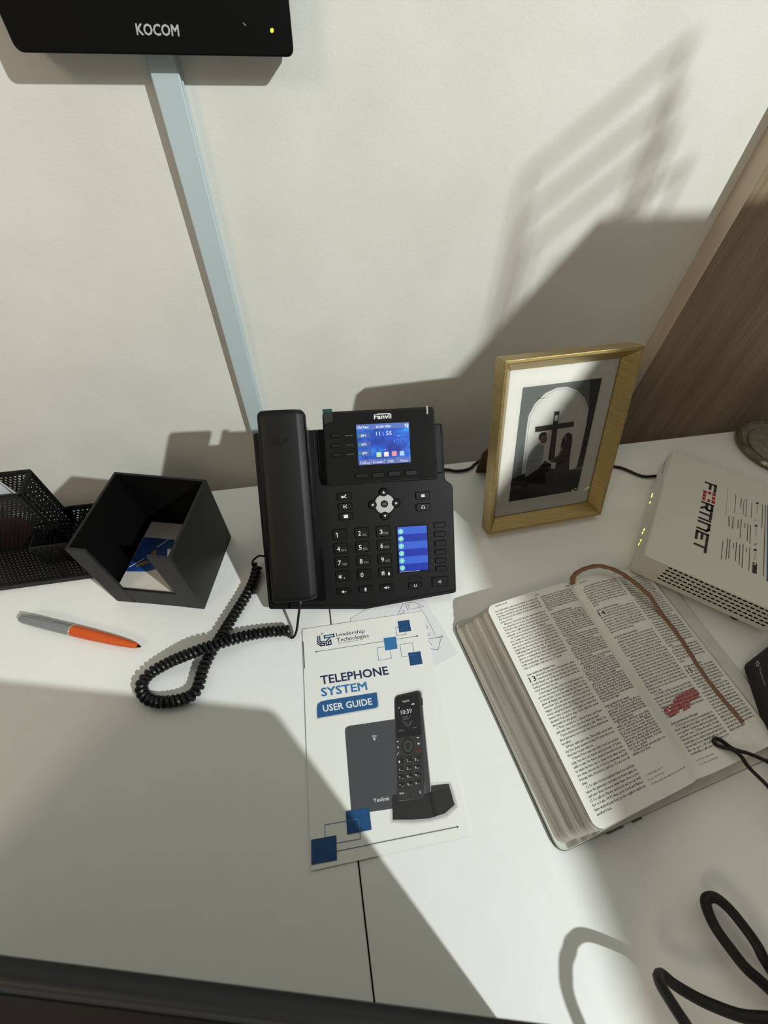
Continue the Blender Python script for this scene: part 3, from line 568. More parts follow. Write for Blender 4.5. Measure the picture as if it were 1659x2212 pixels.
# ------------------------------------------------------------------ desk telephone
TA, TT = -0.07363663, 0.80127973
pu = Vector((math.cos(TA), math.sin(TA), 0)); pb = Vector((-math.sin(TA), math.cos(TA), 0)); pv = pb * math.cos(TT) + Vector((0, 0, 1)) * math.sin(TT)
PH = Fr((-.0781, -.2017, .012), pu, pv)
tel = thing('desk_telephone', 'black desk telephone with two lit blue screens and a coiled cord', 'telephone', (.03, -.15, 0))
body = [(0, -.0026), (.1114, -.0128), (.2213, -.0019), (.2211, .1275), (.2123, .1345), (.2112, .1986), (.001, .1983)]
ob('body', MB().prism(PH, rpoly(body, .003), lambda a, b: -.0035 - .115 * max(0, b + .0128), 0), M['blk'], tel, bevel=.0012)
ob('body_lip', MB().prism(PH, rpoly([(.004, -.0012), (.1114, -.0108), (.2185, -.0002), (.2185, .0022), (.1114, -.0078), (.004, .0016)], .0006), -.001, .0009), M['blk'], tel, bevel=.0004)
# foot behind: props the body up
foot = Fr(PH.P(.035, 0, 0), (0, 1, 0), (0, 0, 1), (1, 0, 0))
yo = foot.o.y; zo = foot.o.z
pf = [(-.105 - yo, .004 - zo), (-.045 - yo, .004 - zo), (-.062 - yo, .118 - zo), (-.078 - yo, .118 - zo)]
ob('support_foot', MB().prism(foot, pf, .0, .150), M['blk'], tel, bevel=.002)
ob('rear_housing', MB().prism(PH, rpoly([(.069, .142), (.2105, .142), (.2095, .1985), (.069, .1985)], .003), -.024, .0012), M['blk'], tel, bevel=.0015)
ob('cradle', MB().prism(PH, rrect(.0022, .0672, .0022, .1980, .003), 0, .0022), M['blkgloss'], tel, bevel=.0006)
# handset: deep ends, slimmer middle
def handset():
    mb = MB(); n = 56; k = 14; rings = []
    L0, L1 = .0137, .2187
    for i in range(n + 1):
        f = .5 - .5 * math.cos(math.pi * i / n); e = min(f, 1 - f)
        v = L0 + (L1 - L0) * f; ul = .0094 + (.0118 - .0094) * f; ur = .0593 + .0006 * f
        ins = 0; d = e * (L1 - L0)
        if d < .006: ins = .006 - math.sqrt(max(0, .006 ** 2 - (.006 - d) ** 2))
        top = .030 - .0010 * math.sin(math.pi * f); bot = .0045 if e < .25 else .012
        if .20 < e < .30: bot = .0045 + (.0075) * (e - .20) / .10
        ul += ins * .85; ur -= ins * .85; ins_n = ins * .3
        sec = [(ul, bot + .002), (ul + .001, bot), (ur - .001, bot), (ur, bot + .002), (ur, top - .0065), (ur - .0010, top - .0042), (ur - .0066, top - .0004), (ur - .0085, top),
               (ul + .010, top + .0003), (ul + .004, top - .0002), (ul + .0018, top - .0012), (ul + .0006, top - .0026), (ul, top - .0050), (ul, top - .012)]
        rings.append([PH.P(a, v, b - ins_n) for a, b in sec])
    vs = [q for r in rings for q in r]; fs = []
    for i in range(n):
        for j in range(k): fs.append((i * k + j, i * k + (j + 1) % k, (i + 1) * k + (j + 1) % k, (i + 1) * k + j))
    fs += [tuple(range(k))[::-1], tuple(n * k + j for j in range(k))]
    return mb.add(vs, fs)
hs = ob('handset', handset(), M['hand'], tel)
mb = MB(); put_text(mb, 'HD', (26.9, 182.8), (36.8, 183.1), (26.7, 189.6), lambda x, y: PH.P(x / 1000, y / 1000, .0301), 0, .0); put_line(mb, [(37.5, 187.5), (40, 189.5), (42.5, 190.5)], .6, lambda x, y: PH.P(x / 1000, y / 1000, .0301)); put_line(mb, [(38.2, 186.0), (40.3, 187.8), (42.8, 188.6)], .6, lambda x, y: PH.P(x / 1000, y / 1000, .0301))
ob('embossed_mark', mb, mat('embossed_black', (.0022, .0022, .0022), .6, spec=.2), hs, smooth=False)
# display module
MN = .012
ob('display_housing', MB().prism(PH, rpoly([(.0768, .1367), (.2015, .1364), (.1997, .2166), (.0778, .2159)], .0042), -.006, MN - .0008), M['blk'], tel, bevel=.0012)
ob('display_bezel', MB().prism(PH, rpoly([(.0786, .1384), (.1998, .1381), (.1981, .2150), (.0794, .2143)], .003), MN - .0012, MN - .0002), M['blkgloss'], tel, bevel=.0003)
sheet('main_screen', SHEETS['module'], lambda x, y, h: PH.P(x / 1000, y / 1000, MN + h), tel, n0=.0002, label='lit blue main screen')
sheet('brand_lettering', SHEETS['module_print'][:2], lambda x, y, h: PH.P(x / 1000, y / 1000, MN + h), tel, label='white brand lettering')
for ln_ in SHEETS['module_print'][2:]: sheet('key_line', [ln_], lambda x, y, h: PH.P(x / 1000, y / 1000, MN + h), tel)
ob('pull_tab', MB().prism(PH, [(.0785, .2152), (.0886, .2150), (.0885, .2190), (.0785, .2190)], MN, MN + .0004), M['tabg'], tel, label='dark green film pull tab')
ob('screen_film', MB().add([PH.P(.0784, .2154, MN + .0001), PH.P(.0886, .2152, MN + .0001), PH.P(.0888, .2063, MN + .0001), PH.P(.0796, .2031, MN + .0001)], [(0, 1, 2, 3)]), M['film'], tel)
ob('message_light', MB().box(PH, .1911, .1929, .2087, .2172, MN - .001, MN + .0003), mat('frosted_light_strip', (.33, .34, .33), .5), tel, label='pale message light strip')
def key(name, u0, u1, v0, v1, n=0.0, hgt=.0013, r=.0011, legend=None, m='blk2'):
    k = ob(name, MB().dome(PH, rrect(u0, u1, v0, v1, r), n, n + hgt, .0005), M[m], tel)
    ob('recess', MB().prism(PH, rrect(u0 - .0006, u1 + .0006, v0 - .0006, v1 + .0006, r + .0005), n + .00005, n + .00012), M['gap'], k, smooth=False)
    if legend:
        lg = MB()
        for it in legend:
            Q = lambda x, y: PH.P(u0 + x / 1000, v0 + y / 1000, n + hgt + .00008)
            if it[0] == 'T': put_text(lg, it[1], (it[2], it[3]), (it[2] + it[4], it[3]), (it[2], it[3] + it[5]), Q, 0, 0.0)
            elif it[0] == 'L': put_line(lg, it[2], it[1], Q)
            elif it[0] == 'P': lg.add([Q(*p) for p in it[1]], [tuple(range(len(it[1])))])
        ob('legend', lg, it_mat(legend), k, smooth=False)
    return k
def it_mat(l): return M['i_grey'] if l[0][-1] == 'dim' else M['i_white']
def circ(cx, cy, r, n=10): return [(cx + r * math.cos(2 * math.pi * i / n), cy + r * math.sin(2 * math.pi * i / n)) for i in range(n)]
for i, s in enumerate(((.0851, .0958, .1886, .1923), (.0851, .0960, .1778, .1816), (.0850, .0961, .1679, .1717))): key('line_key', *s, n=MN)
for s in ((.1094, .1229, .1432, .1479), (.1273, .1406, .1429, .1480), (.1454, .1591, .1430, .1483), (.1640, .1775, .1430, .1482)): key('soft_key', *s, n=MN)
subs = ['', 'ABC', 'DEF', 'GHI', 'JKL', 'MNO', 'PQRS', 'TUV', 'WXYZ', '', '', '']
for i, ch in enumerate('123456789*0#'):
    cx = .0873 + .0250 * (i % 3); cy = .0795 - .01640 * (i // 3)
    lw = 1.9 if ch == '1' else 3.3
    lg = [('T', ch, 3.6, 2.9, lw, 5.3)]
    if ch == '1': lg = [('L', .75, [(3.5, 7.0), (4.9, 8.0), (4.9, 2.9)])]
    if ch == '*': lg = [('L', .6, [(3.3, 6.6), (6.6, 4.2)]), ('L', .6, [(3.3, 4.2), (6.6, 6.6)]), ('L', .6, [(4.95, 3.4), (4.95, 7.5)]), ('P', circ(9.6, 3.6, .55))]
    if ch == '#': lg = [('L', .5, [(4.0, 3.2), (4.0, 8.0)]), ('L', .5, [(5.9, 3.2), (5.9, 8.0)]), ('L', .5, [(3.0, 4.6), (6.9, 4.6)]), ('L', .5, [(3.0, 6.6), (6.9, 6.6)]), ('P', [(10.6, 2.6), (12.8, 2.6), (12.8, 5.0), (10.6, 5.0)]), ('L', .4, [(11.0, 5.0), (11.1, 6.3), (12.3, 6.3), (12.4, 5.0)])]
    k = key('number_key', cx - .0078, cx + .0078, cy - .0059, cy + .0059, legend=lg)
    if subs[i]:
        q = MB(); put_text(q, subs[i], (8.2, 2.5), (13.8, 2.5), (8.2, 5.0), lambda x, y: PH.P(cx - .0078 + x / 1000, cy - .0059 + y / 1000, .00138)); ob('letters', q, M['i_grey'], k, smooth=False)
fl = [[('P', circ(5.6, 3.4, 1.3)), ('L', .9, [(6.6, 2.8), (9.6, 5.6)]), ('L', .8, [(7.6, 3.6), (9.6, 2.6)])],
      [('L', .6, [(6.6, 5.8), (5.7, 4.6), (5.7, 3.4), (6.6, 2.2)]), ('L', .6, [(9.2, 5.8), (8.3, 4.0), (9.2, 2.2)]), ('L', .6, [(6.8, 4.0), (8.2, 4.0)])],
      [('P', [(5.4, 2.2), (10.4, 2.2), (10.0, 4.6), (5.8, 4.6)]), ('P', circ(7.9, 5.2, 1.0)), ('P', circ(6.0, 5.0, .8)), ('P', circ(9.8, 5.0, .8))]]
for (cx, cy), lg in zip(((.0953, .1227), (.0957, .1111), (.0956, .0998)), fl): key('function_key', cx - .0078, cx + .0078, cy - .0038, cy + .0038, legend=lg)
key('message_key', .1772, .1931, .1140, .1221, legend=[('P', [(6.2, 2.4), (10.2, 2.4), (10.2, 5.2), (8.2, 3.7), (6.2, 5.2)]), ('P', [(6.3, 5.5), (8.2, 4.1), (10.1, 5.5)])])
key('headset_key', .1769, .1933, .1007, .1083, legend=[('L', .5, [(6.7, 3.6), (6.7, 4.8), (7.6, 5.7), (8.6, 5.7), (9.5, 4.8), (9.5, 3.6)]), ('P', [(6.2, 2.2), (7.3, 2.2), (7.3, 3.9), (6.2, 3.9)]), ('P', [(8.9, 2.2), (10.0, 2.2), (10.0, 3.9), (8.9, 3.9)])])
# navigation ring
nav = (.1407, .1112)
ob('navigation_ring', MB().dome(PH.off(nav[0], nav[1], 0), [(.0116 * math.cos(2 * math.pi * i / 40), .0116 * math.sin(2 * math.pi * i / 40)) for i in range(40)], -.0005, .0014, .0008), M['silver'], tel, label='silver navigation ring')
ob('ring_groove', MB().prism(PH.off(nav[0], nav[1], 0), circ(0, 0, .0128, 40), .00002, .0001), M['gap'], tel)
for (cx, cy), tri in (((.1401, .1246), 90), ((.1403, .0977), 270), ((.1269, .1112), 180), ((.1537, .1114), 0)):
    k = ob('arrow_key', MB().dome(PH.off(cx, cy, 0), circ(0, 0, .0047, 24), 0, .0026, .0012), M['blk2'], tel)
    a = [math.radians(tri + q) for q in (0, 125, 235)]
    ob('arrow_mark', MB().add([PH.P(cx + .0017 * math.cos(x), cy + .0017 * math.sin(x), .00268) for x in a], [(0, 1, 2)]), M['i_white'], k, smooth=False)
    ob('recess', MB().prism(PH.off(cx, cy, 0), circ(0, 0, .0055, 24), .00003, .00011), M['gap'], k, smooth=False)
k = ob('ok_key', MB().dome(PH.off(.1404, .1113, 0), circ(0, 0, .0042, 24), 0, .0024, .001), M['blk2'], tel)
q = MB(); put_text(q, 'OK', (138.0, 110.0), (142.8, 110.0), (138.0, 112.8), lambda x, y: PH.P(x / 1000, y / 1000, .00248)); ob('legend', q, M['i_grey'], k, smooth=False)
spk = [('P', [(5.0, 3.0), (6.3, 3.0), (7.8, 1.8), (7.8, 5.6), (6.3, 4.4), (5.0, 4.4)])]
key('volume_key', .0798, .0954, .0078, .0154, legend=spk + [('L', .5, [(8.6, 3.6), (10.6, 3.6)])])
key('mute_key', .1050, .1206, .0086, .0160, legend=[('P', circ(7.8, 4.6, 1.1)), ('P', circ(7.8, 3.4, 1.1)), ('L', .4, [(7.8, 2.6), (7.8, 1.6)]), ('L', .4, [(6.6, 1.6), (9.0, 1.6)])])
key('volume_key', .1299, .1457, .0084, .0157, legend=spk + [('L', .5, [(8.6, 3.7), (10.8, 3.7)]), ('L', .5, [(9.7, 2.6), (9.7, 4.8)])])
key('redial_key', .1640, .1795, .0080, .0148, legend=[('L', .5, [(7.0, 5.0), (6.3, 4.0), (6.6, 2.6), (7.8, 2.0), (9.0, 2.6), (9.4, 4.0), (8.7, 5.0)])])
key('speaker_key', .1923, .2110, .0082, .0195, legend=[('P', [(7.2, 4.6), (8.6, 4.6), (10.2, 3.2), (10.2, 8.2), (8.6, 6.8), (7.2, 6.8)], 'dim'), ('L', .4, [(11.0, 4.6), (11.6, 5.7), (11.0, 6.8)], 'dim')])
for cy in (.0821, .0713, .0606, .0499, .0396, .0296): key('memory_key', .1972, .2102, cy - .0027, cy + .0027, r=.0014)
# headset lamp arch
ob('lamp_arch', MB().tube(catmull([PH.P(.1642, .0192, .0006), PH.P(.1655, .0222, .0006), PH.P(.1717, .0230, .0006), PH.P(.1779, .0222, .0006), PH.P(.1792, .0192, .0006)], 5), .0005, 6), M['blk2'], tel)
# second screen
ob('side_screen_bezel', MB().prism(PH, rrect(.1524, .1898, .0280, .0845, .001), 0, .0006), M['blkgloss'], tel)
it = []
x0, x1, y0, y1 = 153.9, 188.4, 29.8, 83.0; hh = (y1 - y0) / 6
for i in range(6):
    a = y1 - hh * i; it.append(('P', 'lcdA' if i % 2 == 0 else 'lcdB', [(x0, a - hh), (x1, a - hh), (x1, a), (x0, a)]))
for i in range(6):
    cy = y1 - hh * (i + .5) - .8 + .15 * i; cx = x0 + 3.6
    it += [('P', 'lcdring', circ(cx, cy, 3.1, 20)), ('P', 'lcddisc', circ(cx, cy, 2.4, 20)), ('P', 'lcdleaf', [(cx - 1.4, cy - 1.2), (cx + .4, cy - 1.0), (cx + 1.4, cy + 1.3), (cx - .2, cy + 1.3)])]
it.append(('P', 'glow', [(x0, y0 - .5), (x0 + 24, y0 - .5), (x0 + 24, y0 - .2), (x0, y0 - .2)]))
sheet('side_screen', it, lambda x, y, h: PH.P(x / 1000, y / 1000, .0006 + h), tel, label='lit blue side screen with six rows')
ob('screen_guides', (lambda q: [put_line(q, l, .25, lambda x, y: PH.P(x / 1000, y / 1000, .0002)) for l in ([(190.3, 79), (194.5, 83)], [(190.3, 70), (194.5, 71.5)], [(190.3, 60.5), (194.5, 60.5)], [(190.5, 42), (194.5, 39.5)], [(190.5, 34.5), (195, 30.5)])] and q)(MB()), M['i_slate'], tel, smooth=False)
# coiled cord
path = [(-.0905, -.1420, .0110), (-.0939, -.1548, .0085), (-.0977, -.1651, .0072), (-.1057, -.1812, .0067), (-.1185, -.2027, .0067), (-.1305, -.2231, .0067), (-.1409, -.2414, .0067), (-.1477, -.2564, .0067), (-.1506, -.2681, .0067), (-.1526, -.2780, .0067), (-.1581, -.2841, .0067),
        (-.1666, -.2863, .0067), (-.1778, -.2866, .0067), (-.1905, -.2848, .0067), (-.2014, -.2795, .0067), (-.2082, -.2704, .0067), (-.2085, -.2615, .0067), (-.2001, -.2530, .0072), (-.1805, -.2465, .011), (-.1565, -.2430, .0170), (-.1455, -.2412, .0185), (-.1330, -.2382, .0170), (-.1052, -.2306, .0090), (-.0798, -.2290, .0067), (-.0568, -.2313, .0067)]
cp = catmull(path, 14)
def coil(pts, amp, pitch, per=14):
    L = [0]
    for a, b in zip(pts[:-1], pts[1:]): L.append(L[-1] + (b - a).length)
    tot = L[-1]; n = int(tot / pitch * per); out = []; j = 0; nrm = Vector((0, 0, 1))
    for i in range(n + 1):
        s = tot * i / n
        while j < len(L) - 2 and L[j + 1] < s: j += 1
        f = (s - L[j]) / max(1e-9, L[j + 1] - L[j]); p = pts[j].lerp(pts[j + 1], f); t = (pts[min(j + 2, len(pts) - 1)] - pts[max(j - 1, 0)]).normalized()
        nrm = (nrm - t * nrm.dot(t)).normalized(); bi = t.cross(nrm); a = 2 * math.pi * i / per
        out.append(p + nrm * (amp * math.cos(a)) + bi * (amp * math.sin(a)))
    return out
cpts = coil(cp, .0042, .0052)
wire_l = catmull([PH.P(.004, .098, -.004), (-.0790, -.1335, .0215), (-.0868, -.1360, .022), (-.0935, -.1405, .021), (-.0950, -.1455, .018), (-.0925, -.1480, .0135), cpts[2]], 6)
wire_r = catmull([cpts[-3], (-.0570, -.2375, .0035), (-.0530, -.2385, .0035), (-.0485, -.2330, .008), (-.0438, -.2214, .022), (-.0405, -.2140, .031), PH.P(.0400, .0150, .018)], 6)
co = ob('cord', MB().tube(cpts, .0024, 8), M['cord'], tel, label='black coiled handset cord')
ob('cord_end', MB().tube(wire_l, .00135, 8), M['cord'], co); ob('cord_end', MB().tube(wire_r, .00135, 8), M['cord'], co)
# network cable behind the phone and the picture frame
ob('network_cable', MB().tube(catmull([(.150, -.010, .0026), (.1868, -.0134, .0026), (.202, -.0186, .0026), (.2165, -.0190, .0026), (.2288, -.0150, .0026), (.2350, -.0095, .0026), (.260, -.0005, .0026), (.330, -.010, .0026), (.41, -.032, .0026), (.4514, -.0485, .0026), (.4625, -.0552, .0026), (.4743, -.0675, .0026), (.4848, -.0745, .0026), (.500, -.0760, .0026), (.53, -.076, .0026)], 6), .0021, 8), M['cable'],
   base=(.2, -.018, .0026), label='thin black network cable crossing the desk behind the gold picture frame', cat='cable')

# ------------------------------------------------------------------ gold picture frame
fa, fl_ = .0421, .3543; fu = Vector((math.cos(fa), math.sin(fa), 0)); fb = Vector((-math.sin(fa), math.cos(fa), 0))
fv = fb * math.sin(fl_) + Vector((0, 0, 1)) * math.cos(fl_)
PF = Fr((.2088, -.1218, .0002), fu, fv); FW, FH, FD = .1681, .2248, .0225
pfm = thing('framed_photo', 'gold picture frame holding a wedding photo, leaning back on the right desk', 'picture frame', (.29, -.12, 0))
prof = [(0, 0), (0, FD), (.0036, FD + .0002), (.0150, .0080), (.0150, .0)]
corners = [((0, 0), (1, 1)), ((FW, 0), (-1, 1)), ((FW, FH), (-1, -1)), ((0, FH), (1, -1))]
for i in range(4):
    (c0, s0), (c1, s1) = corners[i], corners[(i + 1) % 4]; k = len(prof)
    vs = [PF.P(c[0] + s[0] * r, c[1] + s[1] * r, n) for c, s in ((c0, s0), (c1, s1)) for r, n in prof]
    ob('frame_rail', MB().add(vs, [tuple(range(k)), tuple(range(k, 2 * k))[::-1]] + [(j, k + j, k + (j + 1) % k, (j + 1) % k) for j in range(k)]), M['goldh'] if i % 2 == 0 else M['gold'], pfm, bevel=.0005, seg=2, smooth=False)
ob('backing_board', MB().box(PF, .003, FW - .003, .003, FH - .003, -.0012, .002), M['brown'], pfm)
ob('mount_card', MB().box(PF, .0151, FW - .0151, .0151, FH - .0151, .0052, .0062), M['matb'], pfm, label='cream mount card')
sheet('photograph', SHEETS['photo'], lambda x, y, h: PF.P(.0335 + x / 1000, .0362 + y * 1.0297 / 1000, .0063 + h), pfm, label='printed photo of two people before a cross in an arch')
ob('glass_pane', MB().add([PF.P(.0151, .0151, .0076), PF.P(FW - .0151, .0151, .0076), PF.P(FW - .0151, FH - .0151, .0076), PF.P(.0151, FH - .0151, .0076)], [(0, 1, 2, 3)]), M['pane'], pfm)
eb = [(.2325, -.0245, .0004), (.2900, -.0380, .0004), (.2880, -.0640, .165), (.2600, -.0660, .165), (.2375, -.0320, .055), (.2318, -.0300, .045)]
ev = [Vector(p) for p in eb]; dn = Vector((.0, .0026, .0008))
ob('easel_stand', MB().add(ev + [p + dn for p in ev], [(5, 4, 3, 2, 1, 0), (6, 7, 8, 9, 10, 11)] + [(i, (i + 1) % 6, 6 + (i + 1) % 6, 6 + i) for i in range(6)]), M['brown'], pfm, label='brown easel stand')

# ------------------------------------------------------------------ firewall router box
ra = .8453; RU = Vector((math.cos(ra), math.sin(ra), 0)); RV = Vector((math.sin(ra), -math.cos(ra), 0))
RT = Fr((.3695, -.2258, .009), RU, RV, (0, 0, 1)); RL, RD, RH = .2124, .160, .0378
rt = thing('network_router', 'cream network box with red and black lettering and vent holes behind the bible', 'router', (.50, -.20, 0))
ob('casing', MB().box(RT, 0, RL, 0, RD, 0, RH), M['router'], rt, bevel=.0012)
ob('front_panel', MB().box(RT, .002, RL - .002, -.0006, .0004, .0015, RH - .0015), M['routerface'], rt, bevel=.0003)
vt = MB()
for i in range(21):
    for j, z in enumerate((.0345, .0285, .0222, .0160, .0098)):
        c = .0306 + .0057 * i; vt.prism(Fr(RT.P(0, c, z), RV, (0, 0, 1), -RU), rrect(-.0021, .0021, -.0011, .0011, .0008, 3), .0001, .0003)
ob('vent_slots', vt, M['gap'], rt, smooth=False)
for a, z in ((.145, .0052), (.139, .0064), (.1262, .0060), (.0645, .0128), (.0605, .0102), (.0455, .0114), (.0412, .0082)):
    ob('status_light', MB().prism(Fr(RT.P(a, 0, z), RU, (0, 0, 1), -RV), [(-.0018, -.0004), (.0010, -.0009), (.0018, .0004), (-.0010, .0009)], .0004, .0010), M['ledg'], rt)
q = MB(); put_text(q, 'FortiGate 60F', (209, 20.5), (174, 20.5), (209, 24.5), lambda x, y: RT.P(x / 1000, -.0008, y / 1000)); ob('model_lettering', q, M['i_black'], rt, smooth=False)
def block(x0, x1, strokes, wd=3.1, h=15.3):
    return [('L', 'black', wd, [(x0 + (x1 - x0) * a, 48.1 + wd / 2 + (h - wd) * b + .12 * (171 - x0) * 0) for a, b in st]) for st in strokes]
ARCH = [[(0, 0), (0, 1), (.75, 1), (1, .8), (1, 0)]]
RL_ = [[(0, 0), (0, 1), (.85, 1), (1, .88), (1, .6), (.85, .48), (0, .48)], [(.5, .48), (1, 0)]]
TL_ = [[(0, 1), (1, 1)], [(.5, 1), (.5, 0)]]
lets = block(169.5, 156.5, [[(0, 0), (0, 1), (1, 1)], [(0, .5), (.8, .5)]]) + block(128.5, 117.0, RL_) + block(114.5, 101.5, TL_) + block(97.6, 97.5, [[(0, 0), (0, 1)]]) + block(91.5, 79.0, ARCH) + block(73.0, 60.5, [[(1, 1), (0, 1), (0, 0), (1, 0)], [(0, .5), (.8, .5)]]) + block(57.0, 43.5, TL_)
SHEETS['router'] = [i for i in SHEETS['router'] if i[0] != 'T'] + lets
sheet('top_print', SHEETS['router'] + [('P', 'blue', [(170, 125), (39, 128.5), (39, 158), (170, 158)])], lambda x, y, h: RT.P(x / 1000, y / 1000, RH + h), rt, n0=.00015, label='red and black lettering with a blue panel')
for a, b in ((.012, .125), (.20, .012), (.20, .148), (.012, .02)):
    ob('foot', MB().lathe(Fr(RT.P(a, b, 0), (1, 0, 0), (0, 1, 0)), [(.0065, -.0088), (.0075, -.004), (.0075, .0005)], 16), M['blk'], rt)
# ------------------------------------------------------------------ open bible
BO = Fr((.16191, -.46858, .0003), (.98745, .15796, 0), (-.15796, .98745, 0), (0, 0, 1))
bib = thing('open_bible', 'open worn bible with a brown ribbon and a red highlighted verse', 'book', (.30, -.35, 0))
def interp(tab, x):
    if x <= tab[0][0]: return tab[0][1]
    for (a, za), (b, zb) in zip(tab[:-1], tab[1:]):
        if x <= b:
            f = (x - a) / (b - a); f = f * f * (3 - 2 * f) * .35 + f * .65; return za + (zb - za) * f
    return tab[-1][1]
ZL = [(.0270, .0345), (.055, .0343), (.085, .0330), (.110, .0315), (.128, .0292), (.1365, .0265), (.1425, .0222), (.1455, .0200)]
ZR = [(.1455, .0200), (.1470, .0235), (.1510, .0262), (.158, .0275), (.170, .0270), (.190, .0245), (.210, .0212), (.230, .0155), (.245, .0105), (.258, .0066)]
SG, SR = .1452, .2575           # gutter and right page edge in page coordinates
def page_z(s, t):
    z = interp(ZL if s < SG else ZR, s)
    if s > .205 and t > .150: z -= min(1, (s - .205) / .035) * min(1, (t - .150) / .045) * max(0, z - .0060)
    return z - (.0010 * math.exp(-t / .012) if s > SG else 0)
def PG(s, t, h=0.0):
    """page coordinates (s across, t up the page) -> point"""
    return BO.P(s + .037 * t, t - (.0 if s < SG else .030 * (s - SG)), page_z(s, t) + h)
T0, T1 = .0015, .2125
def inset(t, r, a=T0, b=T1):
    d = min(t - a, b - t); return r - math.sqrt(max(0, r * r - (r - d) ** 2)) if d < r else 0
def tt(j): # denser rows near the ends for the rounded corners
    return T0 + (T1 - T0) * (.5 - .5 * math.cos(math.pi * j))
ob('left_page', MB().grid(lambda i, j: (lambda t: PG(.0272 + inset(t, .008) * (1 - i) ** 2 + (SG - .0272) * i, t, .0001))(tt(j)), 40, 36), M['paper'], bib)
def rightpage(i, j):
    t = tt(j); s1 = SR - inset(t, .008); dz = 0
    if t < .02 and i > .8: dz = .0025 * ((.02 - t) / .02) * ((i - .8) / .2)      # lifted lower corner
    return PG(SG + (s1 - SG) * i, t, .0001 + dz)
ob('right_page', MB().grid(rightpage, 40, 36), M['paper'], bib)
def edge_mat():
    m, nt, p = nmat('page_edges'); N = nt.nodes; L = nt.links; p.inputs['Roughness'].default_value = .7; p.inputs['Specular IOR Level'].default_value = .25
    uv = N.new('ShaderNodeUVMap'); uv.uv_map = 'uv'; mp = N.new('ShaderNodeMapping'); mp.inputs['Scale'].default_value = (.8, 46, 1); L.new(uv.outputs['UV'], mp.inputs['Vector'])
    n = N.new('ShaderNodeTexNoise'); n.inputs['Scale'].default_value = 1.0; n.inputs['Detail'].default_value = 7; n.inputs['Roughness'].default_value = .72; L.new(mp.outputs['Vector'], n.inputs['Vector'])
    cr = N.new('ShaderNodeValToRGB'); e = cr.color_ramp.elements; e[0].position = .34; e[0].color = (.30, .255, .20, 1); e[1].position = .68; e[1].color = (.86, .82, .62, 1)
    x = e.new(.48); x.color = (.50, .44, .36, 1); x = e.new(.57); x.color = (.62, .59, .51, 1)
    L.new(n.outputs['Fac'], cr.inputs['Fac']); L.new(cr.outputs['Color'], p.inputs['Base Color'])
    b = N.new('ShaderNodeBump'); b.inputs['Strength'].default_value = .6; b.inputs['Distance'].default_value = .0008; L.new(n.outputs['Fac'], b.inputs['Height']); L.new(b.outputs['Normal'], p.inputs['Normal']); return m
M['edges'] = edge_mat()
CT = .0036      # cover thickness
def Lblk(i, j):
    """left page block: i runs from bottom end round the fore edge to the top end, j from cover to page"""
    n = i
    if n < .2:   t = T0 - .0052 * (1 - j) ** .7; f = 1 - n / .2
    elif n > .8: t = T1; f = (n - .8) / .2
    else:
        t = tt((n - .2) / .6); f = 0
        t -= .0052 * (1 - j) ** .7 * max(0, 1 - (t - T0) / .03)
    s0 = .0022 + .0250 * (j ** .85) + .0012 * math.sin(j * 21) * .35 + inset(max(T0, t), .0065) * (1 - f) ** 2
    s = s0 + (SG - .001 - s0) * f
    zt = page_z(max(s, .0272), t); z = CT + (zt - CT) * j
    if f > 0: z = CT + (page_z(max(s, .0272), t) - CT) * j
    return BO.P(s + .037 * t * j, t, z)
ob('left_page_block', MB().grid(Lblk, 120, 26, uvf=lambda a, b: (a * 3, b)), M['edges'], bib)
def Rblk(i, j):
    n = i
    if n < .3:   t = T0; f = 1 - n / .3
    elif n > .7: t = T1; f = (n - .7) / .3
    else: t = tt((n - .3) / .4); f = 0
    s1 = SR + .004 - .004 * j - inset(t, .008); s = s1 + (SG + .001 - s1) * f
    z = CT + (page_z(min(s, SR), t) - CT) * j
    return BO.P(s + .037 * t, t - .030 * (s - SG), z)
ob('right_page_block', MB().grid(Rblk, 80, 10, uvf=lambda a, b: (a * 3, b)), M['edges'], bib)
cv = MB().prism(BO, rpoly([(0, -.0040), (.1480, -.0080), (.2760, -.0115), (.2870, .2080), (.1560, .2165), (.0035, .2180)], .010, 6), 0, CT)
ob('cover', cv, M['cover'], bib, bevel=.0008, label='pale mint cover board')
ob('cover_edge', MB().prism(BO, rpoly([(-.0005, -.0046), (.1480, -.0086), (.2766, -.0121), (.2876, .2086), (.1560, .2171), (.0030, .2186)], .0105, 6), .0001, .0011), M['coverdk'], bib, label='dark worn cover edge')
ob('cover_print', MB().prism(BO, [(.049, -.0072), (.066, -.0077), (.066, -.003), (.049, -.003)], .0008, CT * .8), M['coverdk'], bib); ob('cover_print', MB().prism(BO, [(.076, -.0079), (.086, -.0082), (.086, -.004), (.076, -.004)], .0008, CT * .8), M['coverdk'], bib)
